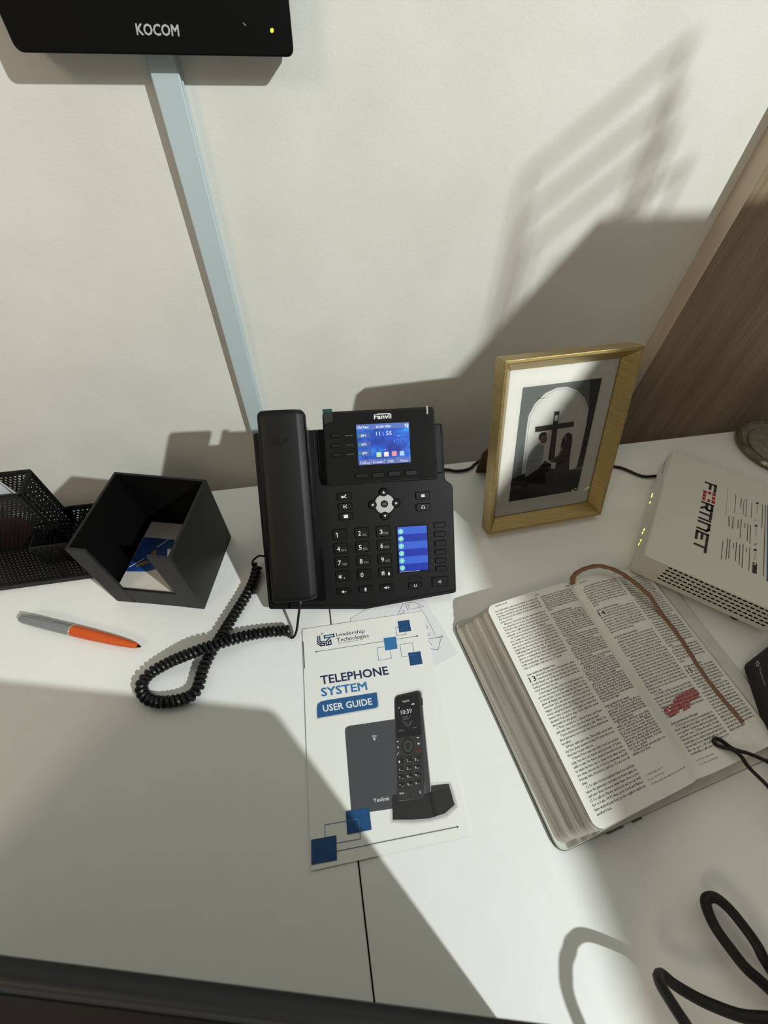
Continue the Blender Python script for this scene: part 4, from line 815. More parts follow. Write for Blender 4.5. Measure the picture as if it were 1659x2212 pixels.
# ---- text
KJV1 = """the chief rulers also many believed on him; but because of the Pharisees they did not confess him, lest they should be put out of the synagogue: 43 For they loved the praise of men more than the praise of God.
   44 Jesus cried and said, He that believeth on me, believeth not on me, but on him that sent me. 45 And he that seeth me seeth him that sent me. 46 I am come a light into the world, that whosoever believeth on me should not abide in darkness.
   47 And if any man hear my words, and believe not, I judge him not: for I came not to judge the world, but to save the world. 48 He that rejecteth me, and receiveth not my words, hath one that judgeth him: the word that I have spoken, the same shall judge him in the last day. 49 For I have not spoken of myself; but the Father which sent me, he gave me a commandment, what I should say, and what I should speak. 50 And I know that his commandment is life everlasting: whatsoever I speak therefore, even as the Father said unto me, so I speak.
#
@Jesus washes his disciples' feet
%13Now before the feast of the passover, when Jesus knew that his hour was come that he should depart out of this world unto the Father, having loved his own which were in the world, he loved them unto the end.
   2 And supper being ended, the devil having now put into the heart of Judas Iscariot, Simon's son, to betray him; 3 Jesus knowing that the Father had given all things into his hands, and that he was come from God, and went to God; 4 He riseth from supper, and laid aside his garments; and took a towel, and girded himself. 5 After that he poureth water into a bason, and began to wash the disciples' feet, and to wipe them with the towel wherewith he was girded.
   6 Then cometh he to Simon Peter: and Peter saith unto him, Lord, dost thou wash my feet?
   7 Jesus answered and said unto him, What I do thou knowest not now; but thou shalt know hereafter.
   8 Peter saith unto him, Thou shalt never wash my feet. Jesus answered him, If I wash thee not, thou hast no part with me.
   9 Simon Peter saith unto him, Lord, not my feet only, but also my hands and my head. 10 Jesus saith to him, He that is washed needeth not save to wash his feet, but is clean every whit: and ye are clean, but not all. 11 For he knew who should betray him; therefore said he, Ye are not all clean.
   12 So after he had washed their feet, and had taken his garments, and was set down again, he said unto them, Know ye what I have done to you? 13 Ye call me Master and Lord: and ye say well; for so I am. 14 If I then, your Lord and Master, have washed your feet; ye also ought to wash one another's feet."""
KJV2 = """another's feet. 15 For I have given you an example, that ye should do as I have done to you. 16 Verily, verily, I say unto you, The servant is not greater than his lord; neither he that is sent greater than he that sent him. 17 If ye know these things, happy are ye if ye do them.
#
@Jesus predicts his betrayal
   18 I speak not of you all: I know whom I have chosen: but that the scripture may be fulfilled, He that eateth bread with me hath lifted up his heel against me. 19 Now I tell you before it come, that, when it is come to pass, ye may believe that I am he. 20 Verily, verily, I say unto you, He that receiveth whomsoever I send receiveth me; and he that receiveth me receiveth him that sent me.
   21 When Jesus had thus said, he was troubled in spirit, and testified, and said, Verily, verily, I say unto you, that one of you shall betray me.
   22 Then the disciples looked one on another, doubting of whom he spake. 23 Now there was leaning on Jesus' bosom one of his disciples, whom Jesus loved. 24 Simon Peter therefore beckoned to him, that he should ask who it should be of whom he spake.
   25 He then lying on Jesus' breast saith unto him, Lord, who is it?
   26 Jesus answered, He it is, to whom I shall give a sop, when I have dipped it. And when he had dipped the sop, he gave it to Judas Iscariot, the son of Simon. 27 And after the sop Satan entered into him. Then said Jesus unto him, That thou doest, do quickly.
   28 Now no man at the table knew for what intent he spake this unto him. 29 For some of them thought, because Judas had the bag, that Jesus had said unto him, Buy those things that we have need of against the feast; or, that he should give something to the poor. 30 He then having received the sop went immediately out: and it was night.
#
@Jesus predicts Peter's denial
   31 Therefore, when he was gone out, Jesus said, Now is the Son of man glorified, and God is glorified in him. 32 If God be glorified in him, God shall also glorify him in himself, and shall straightway glorify him.
   33 Little children, yet a little while I am with you. Ye shall seek me: and as I said unto the Jews, Whither I go, ye cannot come; so now I say to you. 34 A new commandment I give unto you, That ye love one another; as I have loved you, that ye also love one another. 35 By this shall all men know that ye are my disciples, if ye have love one to another.
   36 Simon Peter said unto him, Lord, whither goest thou?"""
KJV3 = """   Jesus answered him, Whither I go, thou canst not follow me now; but thou shalt follow me afterwards. 37 Peter said unto him, Lord, why cannot I follow thee now? I will lay down my life for thy sake. 38 Jesus answered him, Wilt thou lay down thy life for my sake? Verily, verily, I say unto thee, The cock shall not crow, till thou hast denied me thrice.
#
@Jesus comforts his disciples
%14Let not your heart be troubled: ye believe in God, believe also in me. 2 In my Father's house are many mansions: if it were not so, I would have told you. I go to prepare a place for you. 3 And if I go and prepare a place for you, I will come again, and receive you unto myself; that where I am, there ye may be also. 4 And whither I go ye know, and the way ye know.
#
@Jesus the way to the Father
   5 Thomas saith unto him, Lord, we know not whither thou goest; and how can we know the way? 6 Jesus saith unto him, I am the way, the truth, and the life: no man cometh unto the Father, but by me. 7 If ye had known me, ye should have known my Father also: and from henceforth ye know him, and have seen him.
   8 Philip saith unto him, Lord, shew us the Father, and it sufficeth us. 9 Jesus saith unto him, Have I been so long time with you, and yet hast thou not known me, Philip? he that hath seen me hath seen the Father; and how sayest thou then, Shew us the Father? 10 Believest thou not that I am in the Father, and the Father in me? the words that I speak unto you I speak not of myself: but the Father that dwelleth in me, he doeth the works. 11 Believe me that I am in the Father, and the Father in me: or else believe me for the very works' sake.
   12 Verily, verily, I say unto you, He that believeth on me, the works that I do shall he do also; and greater works than these shall he do; because I go unto my Father. 13 And whatsoever ye shall ask in my name, that will I do, that the Father may be glorified in the Son. 14 If ye shall ask any thing in my name, I will do it.
#
@Jesus promises the Holy Spirit
   15 If ye love me, keep my commandments. 16 And I will pray the Father, and he shall give you another Comforter, that he may abide with you for ever; 17 Even the Spirit of truth; whom the world cannot receive, because it seeth him not, neither knoweth him: but ye know him; for he dwelleth with you, and shall be in you. 18 I will not leave you comfortless: I will come to you."""
KJV4 = """19 Yet a little while, and the world seeth me no more; but ye see me: because I live, ye shall live also. 20 At that day ye shall know that I am in my Father, and ye in me, and I in you. 21 He that hath my commandments, and keepeth them, he it is that loveth me: and he that loveth me shall be loved of my Father, and I will love him, and will manifest myself to him.
   22 Judas saith unto him, not Iscariot, Lord, how is it that thou wilt manifest thyself unto us, and not unto the world? 23 Jesus answered and said unto him, If a man love me, he will keep my words: and my Father will love him, and we will come unto him, and make our abode with him. 24 He that loveth me not keepeth not my sayings: and the word which ye hear is not mine, but the Father's which sent me.
   25 These things have I spoken unto you, being yet present with you. 26 But the Comforter, which is the Holy Ghost, whom the Father will send in my name, he shall teach you all things, and bring all things to your remembrance, whatsoever I have said unto you. 27 Peace I leave with you, my peace I give unto you: not as the world giveth, give I unto you. Let not your heart be troubled, neither let it be afraid.
   28 Ye have heard how I said unto you, I go away, and come again unto you. If ye loved me, ye would rejoice, because I said, I go unto the Father: for my Father is greater than I. 31 Arise, let us go hence.
#
@The vine and the branches
%15I am the true vine, and my Father is the husbandman. 2 Every branch in me that beareth not fruit he taketh away: and every branch that beareth fruit, he purgeth it, that it may bring forth more fruit. 3 Now ye are clean through the word which I have spoken unto you.
   4 Abide in me, and I in you. As the branch cannot bear fruit of itself, except it abide in the vine; no more can ye, except ye abide in me. 5 I am the vine, ye are the branches: He that abideth in me, and I in him, the same bringeth forth much fruit: for without me ye can do nothing. 6 If a man abide not in me, he is cast forth as a branch, and is withered. 7 If ye abide in me, and my words abide in you, ye shall ask what ye will, and it shall be done unto you. 8 Herein is my Father glorified, that ye bear much fruit; so shall ye be my disciples."""
PITCH = .00295
def column(mb, text, s0, s1, tA, tB, first=0):
    W = s1 - s0; lines = []; size = .00262; em = size
    def width(x): return text_geo(x, 0, 1)[2] * em
    cw = width('the quick brown fox jumps over the lazy dog, and') / 48
    drop = 0
    for para in text.split('\n'):
        if para.strip() == '#': lines.append(('', 0, 0, 'b')); continue
        if para.startswith('@'): lines.append((para[1:], 0, 0, 'h')); continue
        ind = .0
        if para.startswith('%'): lines.append((para[1:3], 0, 0, 'n')); para = para[3:]; drop = 2
        elif para.startswith('   '): ind = .0028
        words = para.split(); cur = ''
        while words:
            off = .0088 if drop else ind
            mx = int((W - off) / cw)
            while words and len(cur) + len(words[0]) + 1 <= mx: cur += (' ' if cur else '') + words.pop(0)
            lines.append((cur, off, bool(words), 't')); cur = ''; ind = 0
            if drop: drop -= 1
    t = tA; step = (tA - tB) / max(1, len([l for l in lines if l[3] != 'n']) - 1)
    step = min(step, PITCH * 1.12)
    for tx, off, full, kd in lines:
        Q = lambda x, y: PG(x, y, .00022)
        if kd == 'n':
            put_text(mb, tx, (s0, t - step), (s0 + .0072, t - step), (s0, t - step + .0048), Q, 0, .015, 2); continue
        if kd == 'h': put_text(mb, tx, (s0, t), (s0 + min(W * .98, text_geo(tx, .02, 1)[2] * em * 1.02), t), (s0, t + .0020), Q, 0, .03, 1)
        elif kd == 't' and tx:
            wd = (W - off) if full else min(W - off, width(tx)); put_text(mb, tx, (s0 + off, t), (s0 + off + wd, t), (s0 + off, t + .00205), Q, 0, .016, 1)
        t -= step
M['bibleink'] = mat('bible_ink', (.045, .043, .04), .7, spec=.2)
tx = MB()
column(tx, KJV1, .0344, .0893, .2030, .0105); column(tx, KJV2, .0938, .1378, .2030, .0370)
for s, t, x, wd in ((.0375, .2088, 'JOHN 12:43', .0150), (.0885, .2072, '314', .0042), (.1315, .2072, 'JOHN', .0062)): put_text(tx, x, (s, t), (s + wd, t), (s, t + .0017), lambda a, b: PG(a, b, .00022), 0, .03, 1)
for k, (t, x) in enumerate(((.0200, 'a 18 Psalm 41:9'), (.0165, 'b 26 Or bread'), (.0130, 'c 32 Many early manuscripts do not have this clause'))): put_text(tx, x, (.0945, t), (.0945 + (.020, .018, .045)[k], t), (.0945, t + .0013), lambda a, b: PG(a, b, .00022), 0, .0, 1)
ob('left_page_text', tx, M['bibleink'], bib, smooth=False, label='two columns of small black print')
tx = MB()
column(tx, KJV3, .1505, .2010, .2000, .0190); column(tx, KJV4, .2055, .2515, .2000, .0240)
for s, t, x, wd in ((.1510, .2060, 'JOHN 14', .0105), (.2010, .2060, '315', .0042)): put_text(tx, x, (s, t), (s + wd, t), (s, t + .0017), lambda a, b: PG(a, b, .00022), 0, .02, 1)
for k, (t, x) in enumerate(((.0135, 'a 26 Or Advocate'), (.0100, 'b 31 Or commanded'))): put_text(tx, x, (.1515, t), (.1515 + (.020, .022)[k], t), (.1515, t + .0013), lambda a, b: PG(a, b, .00022), 0, .0, 1)
ob('right_page_text', tx, M['bibleink'], bib, smooth=False, label='two columns of small black print')
# red highlighter strokes
M['hl'] = mat('red_highlighter', (.50, .165, .165), .7, var=.35, vscale=350, stretch=(1, 3, 1), spec=.2)
hl = MB()
for a, b, c, d in ((.1705, .0655, .1995, .0672), (.1655, .0630, .2005, .0648), (.1525, .0602, .2015, .0624), (.1515, .0578, .1990, .0600), (.1520, .0552, .1830, .0574), (.1535, .0528, .1660, .0546), (.170, .0535, .181, .0548)):
    n = 12
    for i in range(n):
        x0 = a + (c - a) * i / n; x1 = a + (c - a) * (i + 1) / n; y0 = b + (d - b) * i / n; y1 = b + (d - b) * (i + 1) / n
        hl.add([PG(x0, y0 - .0011, .00016), PG(x1, y1 - .0011, .00016), PG(x1, y1 + .0013, .00016), PG(x0, y0 + .0013, .00016)], [(0, 1, 2, 3)])
ob('highlighter_mark', hl, M['hl'], bib, smooth=False, label='red highlighter over a verse')
# ribbon
def bp_(s, t, z): return BO.P(s, t, z)
rp = catmull([bp_(.1520, .2090, .0235), bp_(.1560, .2160, .0300), bp_(.1700, .2185, .0345), bp_(.1900, .2155, .0355), bp_(.2080, .2035, .0330), bp_(.2210, .1850, .0290), bp_(.2285, .1650, .0262)], 6)
rp2 = [PG(s - .037 * t, t, .0006) for s, t in ((.2330, .1450), (.2335, .1250), (.2310, .1050), (.2270, .0840), (.2255, .0650), (.2265, .0450), (.2290, .0260))]
rp = rp + catmull(rp2, 5)
rb = MB(); vs = []
for i, p in enumerate(rp):
    t = (rp[min(i + 1, len(rp) - 1)] - rp[max(i - 1, 0)]).normalized(); tw = .75 if i < 24 else 0
    sd = t.cross(Vector((0, 0, 1))).normalized(); sd = (sd * math.cos(tw * max(0, 1 - i / 26)) + Vector((0, 0, 1)) * math.sin(tw * max(0, 1 - i / 26))).normalized()
    h = .0031 * (1 + .12 * math.sin(i * 1.7)); vs += [p - sd * h, p + sd * h]
rb.add(vs, [(2 * i, 2 * i + 1, 2 * i + 3, 2 * i + 2) for i in range(len(rp) - 1)])
ob('ribbon_bookmark', rb, M['ribbon'], bib, solid=.0004, label='brown ribbon bookmark')

# ------------------------------------------------------------------ note cube and what lies in it
CU = yaw((-.2549, -.158, .0004), -.268); cw_, cd_, ch_ = .1051, .1039, .1125; th = .0032
cb = thing('note_holder', 'open black leatherette note cube with white stitched edges beside the telephone', 'note holder', (-.19, -.12, 0))
def inner_face(mb, face): mb.m[face] = 1; return mb
LN = [M['leather'], M['innerblk']]
ob('side_panel', inner_face(MB().box(CU, 0, th, .0022, cd_, 0, ch_), 5), LN, cb, bevel=.0006); ob('side_panel', inner_face(MB().box(CU, cw_ - th, cw_, .0022, cd_, 0, ch_), 4), LN, cb, bevel=.0006)
ob('back_panel', inner_face(MB().box(CU, th, cw_ - th, cd_ - th, cd_, 0, ch_), 2), LN, cb, bevel=.0006)
ob('base_panel', MB().box(CU, th, cw_ - th, .0022, cd_ - th, 0, .004), M['leather'], cb)
ob('front_flange', MB().prism(Fr(CU.P(0, 0, 0), CU.u, (0, 0, 1), -CU.v), [(0, 0), (.0222, 0), (.0205, ch_), (0, ch_)], -.0030, 0), M['flange'], cb, bevel=.0007)
ob('front_flange', MB().prism(Fr(CU.P(0, 0, 0), CU.u, (0, 0, 1), -CU.v), [(.0828, 0), (cw_, 0), (cw_, ch_), (.0812, ch_)], -.0030, 0), M['flange'], cb, bevel=.0007)
ob('front_lip', MB().box(CU, .0215, .0830, .0004, .0030, 0, .0320), M['leather'], cb, bevel=.0006)
st = MB()
for i in range(15):
    a = .006 + i * .0067; st.box(CU, cw_ - .0002, cw_ + .0004, a, a + .0009, ch_ - .0016, ch_ + .0003)
ns = ob('note_stack', (lambda m: [m.box(CU.off(0, 0, 0), .0105 + random.uniform(-.0006, .0006), .0985 + random.uniform(-.0006, .0006), .0050 + random.uniform(-.0004, .0006), .0985 + random.uniform(-.0005, .0003), .0042 + .0023 * i, .0042 + .0023 * i + .00225) for i in range(10)] and m)(MB()), M['note'], base=CU.P(.05, .05, .0042), label='stack of cream note paper inside the black cube', cat='note paper')
pc = thing('picture_card', 'blue picture card lying on the note paper inside the black cube', 'card', CU.P(.04, .05, .0275))
cf = CU.off(0, 0, .0276)
ob('card', MB().prism(cf, [(.0115, .0255), (.0330, .0275), (.0470, .0330), (.0545, .0480), (.0500, .0740), (.0120, .0740)], 0, .0006), M['photocard'], pc)
q = MB()
for pl, m in (([(.030, .049), (.035, .047), (.037, .052), (.034, .058), (.031, .055)], 0), ([(.020, .033), (.028, .035), (.034, .040), (.030, .042), (.022, .038)], 0), ([(.0125, .031), (.0135, .031), (.026, .0445), (.025, .0445)], 1), ([(.033, .061), (.034, .0605), (.043, .073), (.042, .073)], 1), ([(.047, .060), (.060, .062), (.060, .048), (.052, .047)], 1)): q.prism(cf, pl, .0006, .0008, m)
ob('card_print', q, [mat('tan_print', (.26, .15, .06), .5), M['i_white']], pc, smooth=False)

# ------------------------------------------------------------------ mesh desk organizer
og = thing('mesh_organizer', 'black perforated steel desk organizer behind the note cube', 'organizer', (-.36, -.075, 0))
def meshpanel(fr, u0, u1, v0, v1, pitch=.0046, hole=.00155, rim=.0022):
    mb = MB(); nu = max(1, int((u1 - u0 - 2 * rim) / pitch)); nv = max(1, int((v1 - v0 - 2 * rim) / (pitch * .8)))
    du = (u1 - u0) / nu; dv = (v1 - v0) / nv
    for j in range(nv):
        for i in range(nu + 1):
            sh = (j % 2) * .5; a = u0 + (i - sh) * du; b = a + du
            a = max(a, u0); b = min(b, u1)
            if b - a < 1e-6: continue
            c0 = v0 + j * dv; c1 = c0 + dv; full = b - a > du * .9
            if not full: mb.add([fr.P(a, c0), fr.P(b, c0), fr.P(b, c1), fr.P(a, c1)], [(0, 1, 2, 3)]); continue
            cx = (a + b) / 2; cy = (c0 + c1) / 2; K = 8
            o = [(b, cy), (b, c1), (cx, c1), (a, c1), (a, cy), (a, c0), (cx, c0), (b, c0)]
            h = [(cx + hole * math.cos(2 * math.pi * k / K), cy + hole * math.sin(2 * math.pi * k / K)) for k in range(K)]
            mb.add([fr.P(*p) for p in o] + [fr.P(*p) for p in h], [(k, (k + 1) % K, K + (k + 1) % K, K + k) for k in range(K)])
    return mb
def panel(name, o, u, v, lu, lv, rim=.0016, **kw):
    fr = Fr(o, u, v)
    p = ob(name, meshpanel(fr, 0, lu, 0, lv, **kw), M['mesh'], og, solid=.0005, smooth=False)
    return fr
X, Y, Zv = (1, 0, 0), (0, 1, 0), (0, 0, 1)
def rimbar(pts, r=.0016): ob('rim', MB().tube(pts, r, 6), M['mesh'], og)
TX, TXL = -.3290, -.440
panel('base_panel', (-.45, -.1195, .0068), X, Y, .185, .0915, hole=.00125)
panel('back_panel', (TX, -.0285, .002), X, Zv, .064, .028); panel('back_panel', (TXL, -.0295, .002), X, Zv, TX - TXL, .098)
panel('tall_front_panel', (TXL, -.0662, .003), X, Zv, TX - TXL - .004, .097, hole=.0013); panel('tall_side_panel', (TX, -.0662, .002), Y, Zv, .0365, .098)
rimbar([(TXL, -.0295, .1005), (TX, -.0295, .1005)], .0026); rimbar([(TXL, -.0662, .1005), (TX, -.0662, .1005)], .0026); rimbar([(TX, -.0295, .1005), (TX, -.0662, .1005)], .0026)
rimbar([(TX, -.0295, .100), (TX, -.0295, .003)], .0020); rimbar([(TX, -.0662, .100), (TX, -.0662, .003)], .0026)
panel('low_side_panel', (-.3450, -.0940, .003), Y, Zv, .028, .037); panel('low_front_panel', (-.3450, -.0940, .003), X, Zv, .040, .037); panel('low_side_panel', (-.305, -.0940, .003), Y, Zv, .064, .030)
rimbar([(-.345, -.0662, .0405), (-.345, -.094, .0405), (-.305, -.094, .0405)], .0014); rimbar([(-.345, -.094, .040), (-.345, -.094, .003)], .0014); rimbar([(-.305, -.094, .040), (-.305, -.094, .003)], .0014)
ob('rim', MB().tube([(TX, -.0285, .0305), (-.265, -.0285, .0305)], .0026, 6), M['mesh'], og); ob('rim', MB().tube(catmull([(-.3265, -.0285, .012), (-.3262, -.0285, .024), (-.3225, -.0285, .0298), (-.316, -.0285, .0305)], 4), .0026, 6), M['mesh'], og)
ob('front_rail', MB().box(XY, -.45, -.264, -.1215, -.1185, .0004, .0090), M['mesh'], og, bevel=.0008); ob('side_rail', MB().box(XY, -.2665, -.264, -.1185, -.0285, .0004, .0090), M['mesh'], og, bevel=.0008)
ob('divider_bar', MB().tube([(-.338, -.094, .0040), (-.318, -.1185, .0040)], .0012, 6), M['mesh'], og)
# its contents
ob('white_card', MB().add([(-.395, -.0335, .050), (-.352, -.0345, .050), (-.3375, -.0600, .0985), (-.362, -.0385, .1085), (-.400, -.0350, .1085)] + [(-.395, -.0325, .0495), (-.352, -.0335, .0495), (-.3375, -.0590, .0980), (-.362, -.0375, .1080), (-.400, -.0340, .1080)],
    [(0, 1, 2, 3, 4), (9, 8, 7, 6, 5)] + [(i, 5 + i, 5 + (i + 1) % 5, (i + 1) % 5) for i in range(5)]), M['card'], base=(-.37, -.045, .05), smooth=False, label='pale card sticking out of the tall black mesh compartment', cat='card')
ob('red_notebook', MB().box(XY, -.425, -.352, -.0625, -.0615, .0042, .062), M['redbox'], base=(-.39, -.062, .0042), smooth=False, label='dark red notebook seen through the black mesh front', cat='notebook')

# ------------------------------------------------------------------ pen
p0 = Vector((-.3535, -.1650, 0)); p1 = Vector((-.2167, -.2225, 0)); pd = (p1 - p0).normalized(); ln = (p1 - p0).length
pn = thing('ballpoint_pen', 'ballpoint pen with grey barrel and orange grip left of the coiled cord', 'pen', (p0 + p1) / 2)
sdv = Vector((0, 0, 1)).cross(pd)
def penfr(): return Fr((p0.x, p0.y, .0062), sdv, (0, 0, 1), pd)
pf_ = penfr()
ob('barrel', MB().lathe(pf_, [(.0022, .0), (.0042, .0012), (.0052, .005), (.0057, .020), (.0061, .045), (.0061, .0645)], 20), M['alu'], pn, label='grey upper barrel')
ob('ring', MB().lathe(pf_, [(.0063, .0645), (.0064, .0650), (.0064, .0658), (.0063, .0662)], 20), M['silver'], pn)
ob('grip', MB().lathe(pf_, [(.0061, .0662), (.0062, .075), (.0059, .095), (.0050, .120), (.0036, .138), (.0024, ln - .0035)], 20), M['orange'], pn, label='orange lower barrel')
ob('tip', MB().lathe(pf_, [(.0017, ln - .0036), (.0012, ln - .0012), (.0004, ln + .0006)], 12), M['blk'], pn)
ob('clip', MB().tube([pf_.P(.002, .0055, .004), pf_.P(.0025, .0064, .012), pf_.P(.0025, .0066, .044)], .0011, 6), M['alu'], pn)

# ------------------------------------------------------------------ brochure and drawing
sq_ = [tuple(p) for p in SHEETS['sketch_sheet'][0][2]]
dr = thing('pencil_drawing', 'sheet with a pencil drawing partly hidden under the user guide', 'drawing', (.02, -.22, .0))
SK = Fr((0, 0, .00015), X, Y)
ob('paper_sheet', MB().prism(SK, [(a / 1000, b / 1000) for a, b in sq_], 0, .0002), M['sheet'], dr, smooth=False)
sheet('pencil_lines', SHEETS['sketch'], lambda x, y, h: SK.P(x / 1000, y / 1000, .0002 + h), dr, n0=.00006, step=2e-6)
ba = math.atan2(-.4465 + .4449, .0905 + .0499)
bu = Vector((.0905 + .0499, -.4465 + .4449, 0)).normalized(); BR = Fr((-.0499, -.4449, .0007), bu, (-bu.y, bu.x, 0))
BW, BH = .1405, .2150
br = thing('user_guide', 'telephone system user guide brochure lying in front of the black telephone', 'brochure', (.02, -.34, .0005))
def BP(x, y, h=0.0):   # x, y in millimetres on the printed page; page shears slightly with its fold
    a = x / 139.7 * BW; b = y / 213.5 * BH; return BR.P(a + .0075 * 0 + (b / BH) * .0048, b + (a / BW) * 0.0, .0004 + h)
for k in range(2):
    ob('leaf', MB().grid(lambda i, j, k=k: BP(i * 139.7 + (1 - k) * .4, j * 213.5, -.0003 + .00045 * k), 4, 4), M['brow'], br, solid=.0002, smooth=False)
# soft drop shadows that are part of the printed artwork
for kk, cc in enumerate(((.70, .70, .66), (.58, .575, .55), (.44, .43, .42))): M['i_soft%d' % kk] = mat('print_soft_grey_%d' % kk, cc, .5, spec=.35)
def swell(poly, k, dx, dy):
    cx = sum(p[0] for p in poly) / len(poly); cy = sum(p[1] for p in poly) / len(poly)
    out = []
    for p in poly:
        d = math.hypot(p[0] - cx, p[1] - cy); out.append((cx + (p[0] - cx) * (1 + k / d) + dx, cy + (p[1] - cy) * (1 + k / d) + dy))
    return out
BRO = SHEETS['brochure']; at = next(i for i, t in enumerate(BRO) if t[1] == 'slate'); bat = next(i for i, t in enumerate(BRO) if t[1] == 'badge')
big = sorted([t for t in BRO if t[0] == 'P' and t[1] in ('ink2', 'slate2') and len(t[2]) >= 5], key=lambda t: -max(p[0] for p in t[2]) + min(p[0] for p in t[2]))
soft = []
for kk, kx in enumerate((3.2, 2.2, 1.2)):
    for t in big[:3]: soft.append(('P', 'soft%d' % kk, swell(t[2], kx, .6, -.9)))
hs_ = next(t for t in BRO if t[1] == 'ink3' and len(t[2]) == 9)
for kk, kx in enumerate((2.2, 1.3)): soft.insert(0 + 3 * kk, ('P', 'soft%d' % kk, swell(hs_[2], kx, 1.6, -.4)))
bsoft = [('P', 'soft%d' % kk, swell(BRO[bat][2], kx, .5, -1.0)) for kk, kx in enumerate((1.0, .4))]
SHEETS['brochure'] = BRO[:bat] + bsoft + BRO[bat:at] + soft + BRO[at:]
sheet('cover_print', SHEETS['brochure'], lambda x, y, h: BP(x, y, .0003 + h), br, n0=.00008, step=4e-6)
ob('staple_edge', MB().box(BR, .0046, .0052, .170, .200, .0002, .0012), M['slatex'] if 'slatex' in M else M['i_slate'], br, smooth=False)

# ------------------------------------------------------------------ cables, cord loop, pouch and glass at the right
bigA = [(.62, -.640, .0045), (.50, -.632, .0060), (.40, -.618, .014), (.335, -.603, .024)] + [(0.2731, -0.5844, 0.036), (0.2555, -0.5796, 0.036), (0.241, -0.5765, 0.032), (0.2287, -0.5711, 0.0235), (0.2188, -0.5652, 0.0205), (0.2087, -0.5575, 0.019), (0.205, -0.5532, 0.018), (0.2018, -0.551, 0.0195), (0.1956, -0.55, 0.027), (0.1912, -0.5515, 0.036), (0.1898, -0.556, 0.0435), (0.1895, -0.5611, 0.049), (0.1896, -0.5663, 0.054), (0.1889, -0.5732, 0.058), (0.188, -0.581, 0.063), (0.1877, -0.5907, 0.067), (0.1883, -0.6009, 0.071), (0.1899, -0.6153, 0.072)] + [(.194, -.645, .068), (.200, -.700, .050), (.208, -.755, .022), (.216, -.800, .0050)]
ob('power_cable', MB().tube(catmull(bigA, 6), .0038, 10), M['cable'], base=(.2, -.57, .005), label='thick black cable bent into a sharp fold at the bottom edge of the desk', cat='cable')
bigB = [(.62, -.530, .0045), (.48, -.555, .0045), (.375, -.582, .0050), (.3200, -.5900, .0075), (.2950, -.5755, .010), (.2887, -.5623, .012), (.2872, -.5518, .014), (.2840, -.5398, .014), (.2794, -.5288, .014), (.2739, -.5221, .014), (.2687, -.5203, .014), (.2640, -.5216, .014), (.2617, -.5272, .014), (.2615, -.5372, .014), (.2652, -.5493, .014), (.2699, -.5610, .014), (.2759, -.5689, .014), (.2817, -.5766, .013), (.2911, -.5890, .008), (.299, -.622, .0045), (.330, -.700, .0045), (.45, -.78, .0045)]
ob('power_cable', MB().tube(catmull(bigB, 6), .0040, 10), M['cable'], base=(.27, -.55, .005), label='thick black cable loop lying at the lower right below the bible', cat='cable')
lp = [(.3990, -.4590, .0140), (.386, -.4495, .019), (.3805, -.4435, .021), (.3671, -.4345, .022), (.3549, -.4283, .022), (.3483, -.4199, .022), (.3442, -.4171, .022), (.3409, -.4186, .022), (.3404, -.4217, .022), (.3455, -.4250, .022), (.3517, -.4289, .0245), (.3557, -.4348, .0245), (.3590, -.4446, .022), (.3664, -.4605, .021), (.3724, -.4769, .018), (.385, -.503, .008), (.400, -.535, .0022)]
CAMP = Vector((0, -.437, .475))
def lift(p, dz): p = Vector(p); return p + (CAMP - p) * (dz / (CAMP.z - p.z))
lp = [lift(p, .0055) if 0 < i < len(lp) - 2 else Vector(p) for i, p in enumerate(lp)]
ob('lanyard_cord', MB().tube(catmull(lp, 6), .0018, 8), M['cord'], base=(.345, -.42, .02), label='thin black cord with a loop hanging over the lower right bible page', cat='cord')
po = thing('fabric_pouch', 'black woven pouch with a small white flower mark beside the bible', 'pouch', (.48, -.40, 0))
PO = Fr((.4354, -.3566, .0005), (.949, .314, 0), (-.374, -.927, 0), (0, 0, 1))
ob('pouch_body', MB().prism(PO, rpoly([(0, 0), (.110, .0), (.110, .150), (.004, .150)], .006, 5), .004, .0165), M['pouch'], po, bevel=.004, seg=3)
q = MB(); fx, fy = .0085, .0060
for k in range(5):
    a = 2 * math.pi * k / 5 + .3; q.prism(PO.off(fx + .0022 * math.cos(a), fy + .0022 * math.sin(a), .0), circ(0, 0, .0011, 8), .0166, .0168)
put_text(q, 'Yealink', (7.5, 10.5), (7.5, 30.0), (10.5, 10.5), lambda x, y: PO.P(x / 1000, y / 1000, .0168))
ob('flower_mark', q, mat('white_flower_print', (.30, .30, .29), .8), po, smooth=False)
bw = thing('glass_bowl', 'dark textured glass dish at the right edge behind the router', 'dish', (.74, -.055, 0))
ob('bowl', MB().lathe(Fr((.742, -.052, .0008), X, Y), [(.045, .0), (.0655, .001), (.0665, .006), (.0640, .010), (.0595, .0105), (.0560, .006), (.048, .004)], 40), M['bowl'], bw)
ob('center_disc', MB().lathe(Fr((.742, -.052, .0008), X, Y), [(.0475, .0045), (.046, .0065), (.02, .0070)], 30), mat('dish_inner', (.17, .155, .12), .4, var=.3, vscale=90), bw)

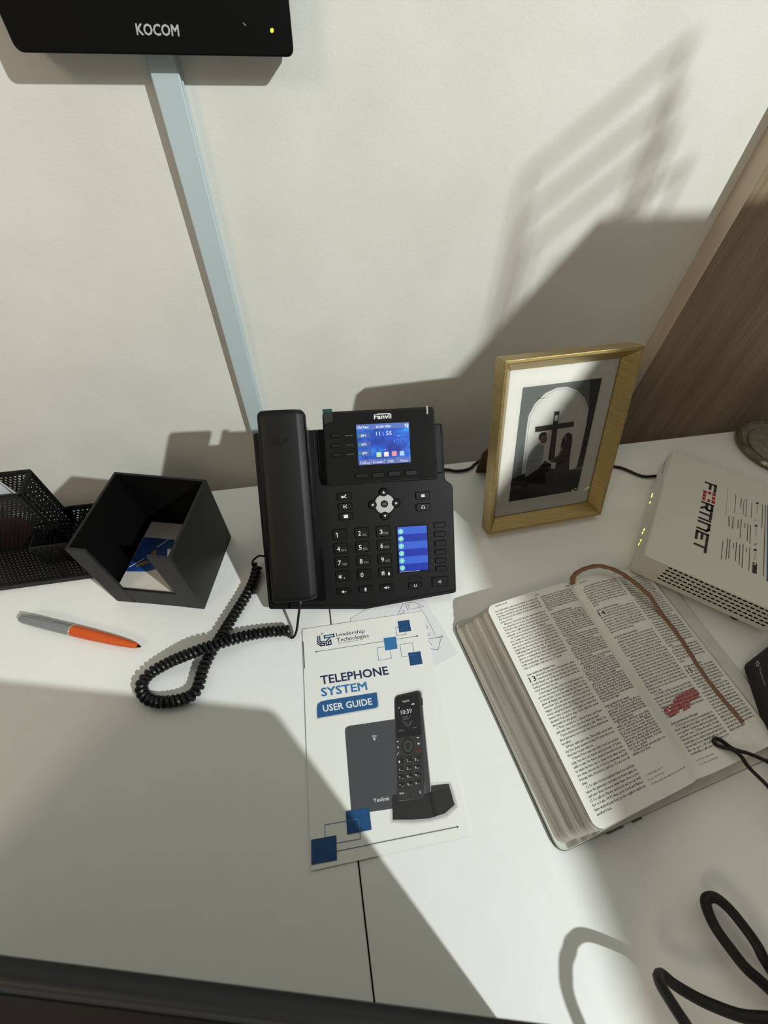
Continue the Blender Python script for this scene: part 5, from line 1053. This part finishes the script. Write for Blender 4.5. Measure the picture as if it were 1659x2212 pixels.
# ------------------------------------------------------------------ laptop, cabinet and wire sorter at the edges of the view
ld_ = Vector((.963, -.2695, 0)).normalized(); lq = Vector((-.2695, -.963, 0)).normalized()
P1 = Vector((.137, -.5236, .25)); Hg = P1 + lq * .085; Hg.z = .016
lap = thing('laptop', 'black laptop whose blurred lid edge crosses the lower left corner', 'laptop', (0, -.60, 0))
lv_ = (P1 - Hg).normalized(); LF = Fr(Hg, -ld_, lv_); lh = (P1 - Hg).length
ob('lid', MB().prism(LF, rrect(0, .520, 0, lh, .008), -.004, .004), M['lap'], lap, bevel=.003, seg=3)
ob('screen', MB().box(LF,   .008, .512, .012, lh - .010, -.0046, -.0041) if LF.n.dot(Vector((0, -1, 0))) < 0 else MB().box(LF,   .008, .512, .012, lh - .010, .0041, .0046), M['blkgloss'], lap, smooth=False)
LB = Fr((Hg.x, Hg.y, 0), -ld_, lq, (0, 0, 1))
ob('base', MB().prism(LB, rrect(0, .520, -.012, .250, .010), .002, .0165), M['lap'], lap, bevel=.002)
ob('keyboard', MB().box(LB, .025, .495, .02, .12, .0165, .0175), M['blk2'], lap)
for a in (.05, .30): ob('hinge', MB().tube([LB.P(a, .003, .017), LB.P(a + .03, .003, .017)], .005, 10), M['lap'], lap)
cab = thing('storage_cabinet', 'grey steel cabinet standing on the right desk beyond the router', 'cabinet', (.86, -.62, 0))
CX, CZ, CY = .684, .70, -.408
ob('cabinet_body', MB().box(XY, CX, 1.10, -1.40, CY, .0004, CZ), M['cab'], cab, bevel=.002, seg=1)
for z in (.03, .37):
    d = ob('door', MB().box(XY, CX - .004, CX, -1.385, CY - .015, z, z + .30), M['cab'], cab, bevel=.001); ob('handle', MB().tube([(CX - .016, -.92, z + .15), (CX - .016, -.82, z + .15)], .004, 8), M['silver'], d)
ws = thing('wire_sorter', 'black wire letter sorter standing on the grey cabinet', 'letter sorter', (.80, -.59, CZ))
for dx, zt in ((0, .900), (.008, .876), (.018, .855), (.041, .836)):
    a = Vector((.776 + dx, -.541, CZ + .004)); b = Vector((.742 + dx, -.634, CZ + .004)); A = Vector((a.x, a.y, zt)); B = Vector((b.x, b.y, zt))
    ob('wire_loop', MB().tube([a, A.lerp(a, .02), A, A.lerp(B, .02), B.lerp(A, .02), B, B.lerp(b, .02), b], .0021, 8), M['wire'], ws)
for y0_, xx in ((-.541, .776), (-.634, .742)): ob('base_wire', MB().tube([(xx - .004, y0_, CZ + .0032), (xx + .05, y0_, CZ + .0032)], .0028, 8), M['wire'], ws)
ob('added_shade_box', MB().prism(XY, [(.826, -.415), (.930, -.630), (1.085, -.555), (.981, -.340)], CZ + .0004, CZ + .34), mat('added_box_grey', (.4, .39, .36), .8, var=.05), base=(.95, -.5, CZ), bevel=.002, seg=1,  # unseen blocker added so that its shadow keeps the wood board dark
   label='plain grey box added out of view on the grey cabinet to shade the wood board', cat='box')
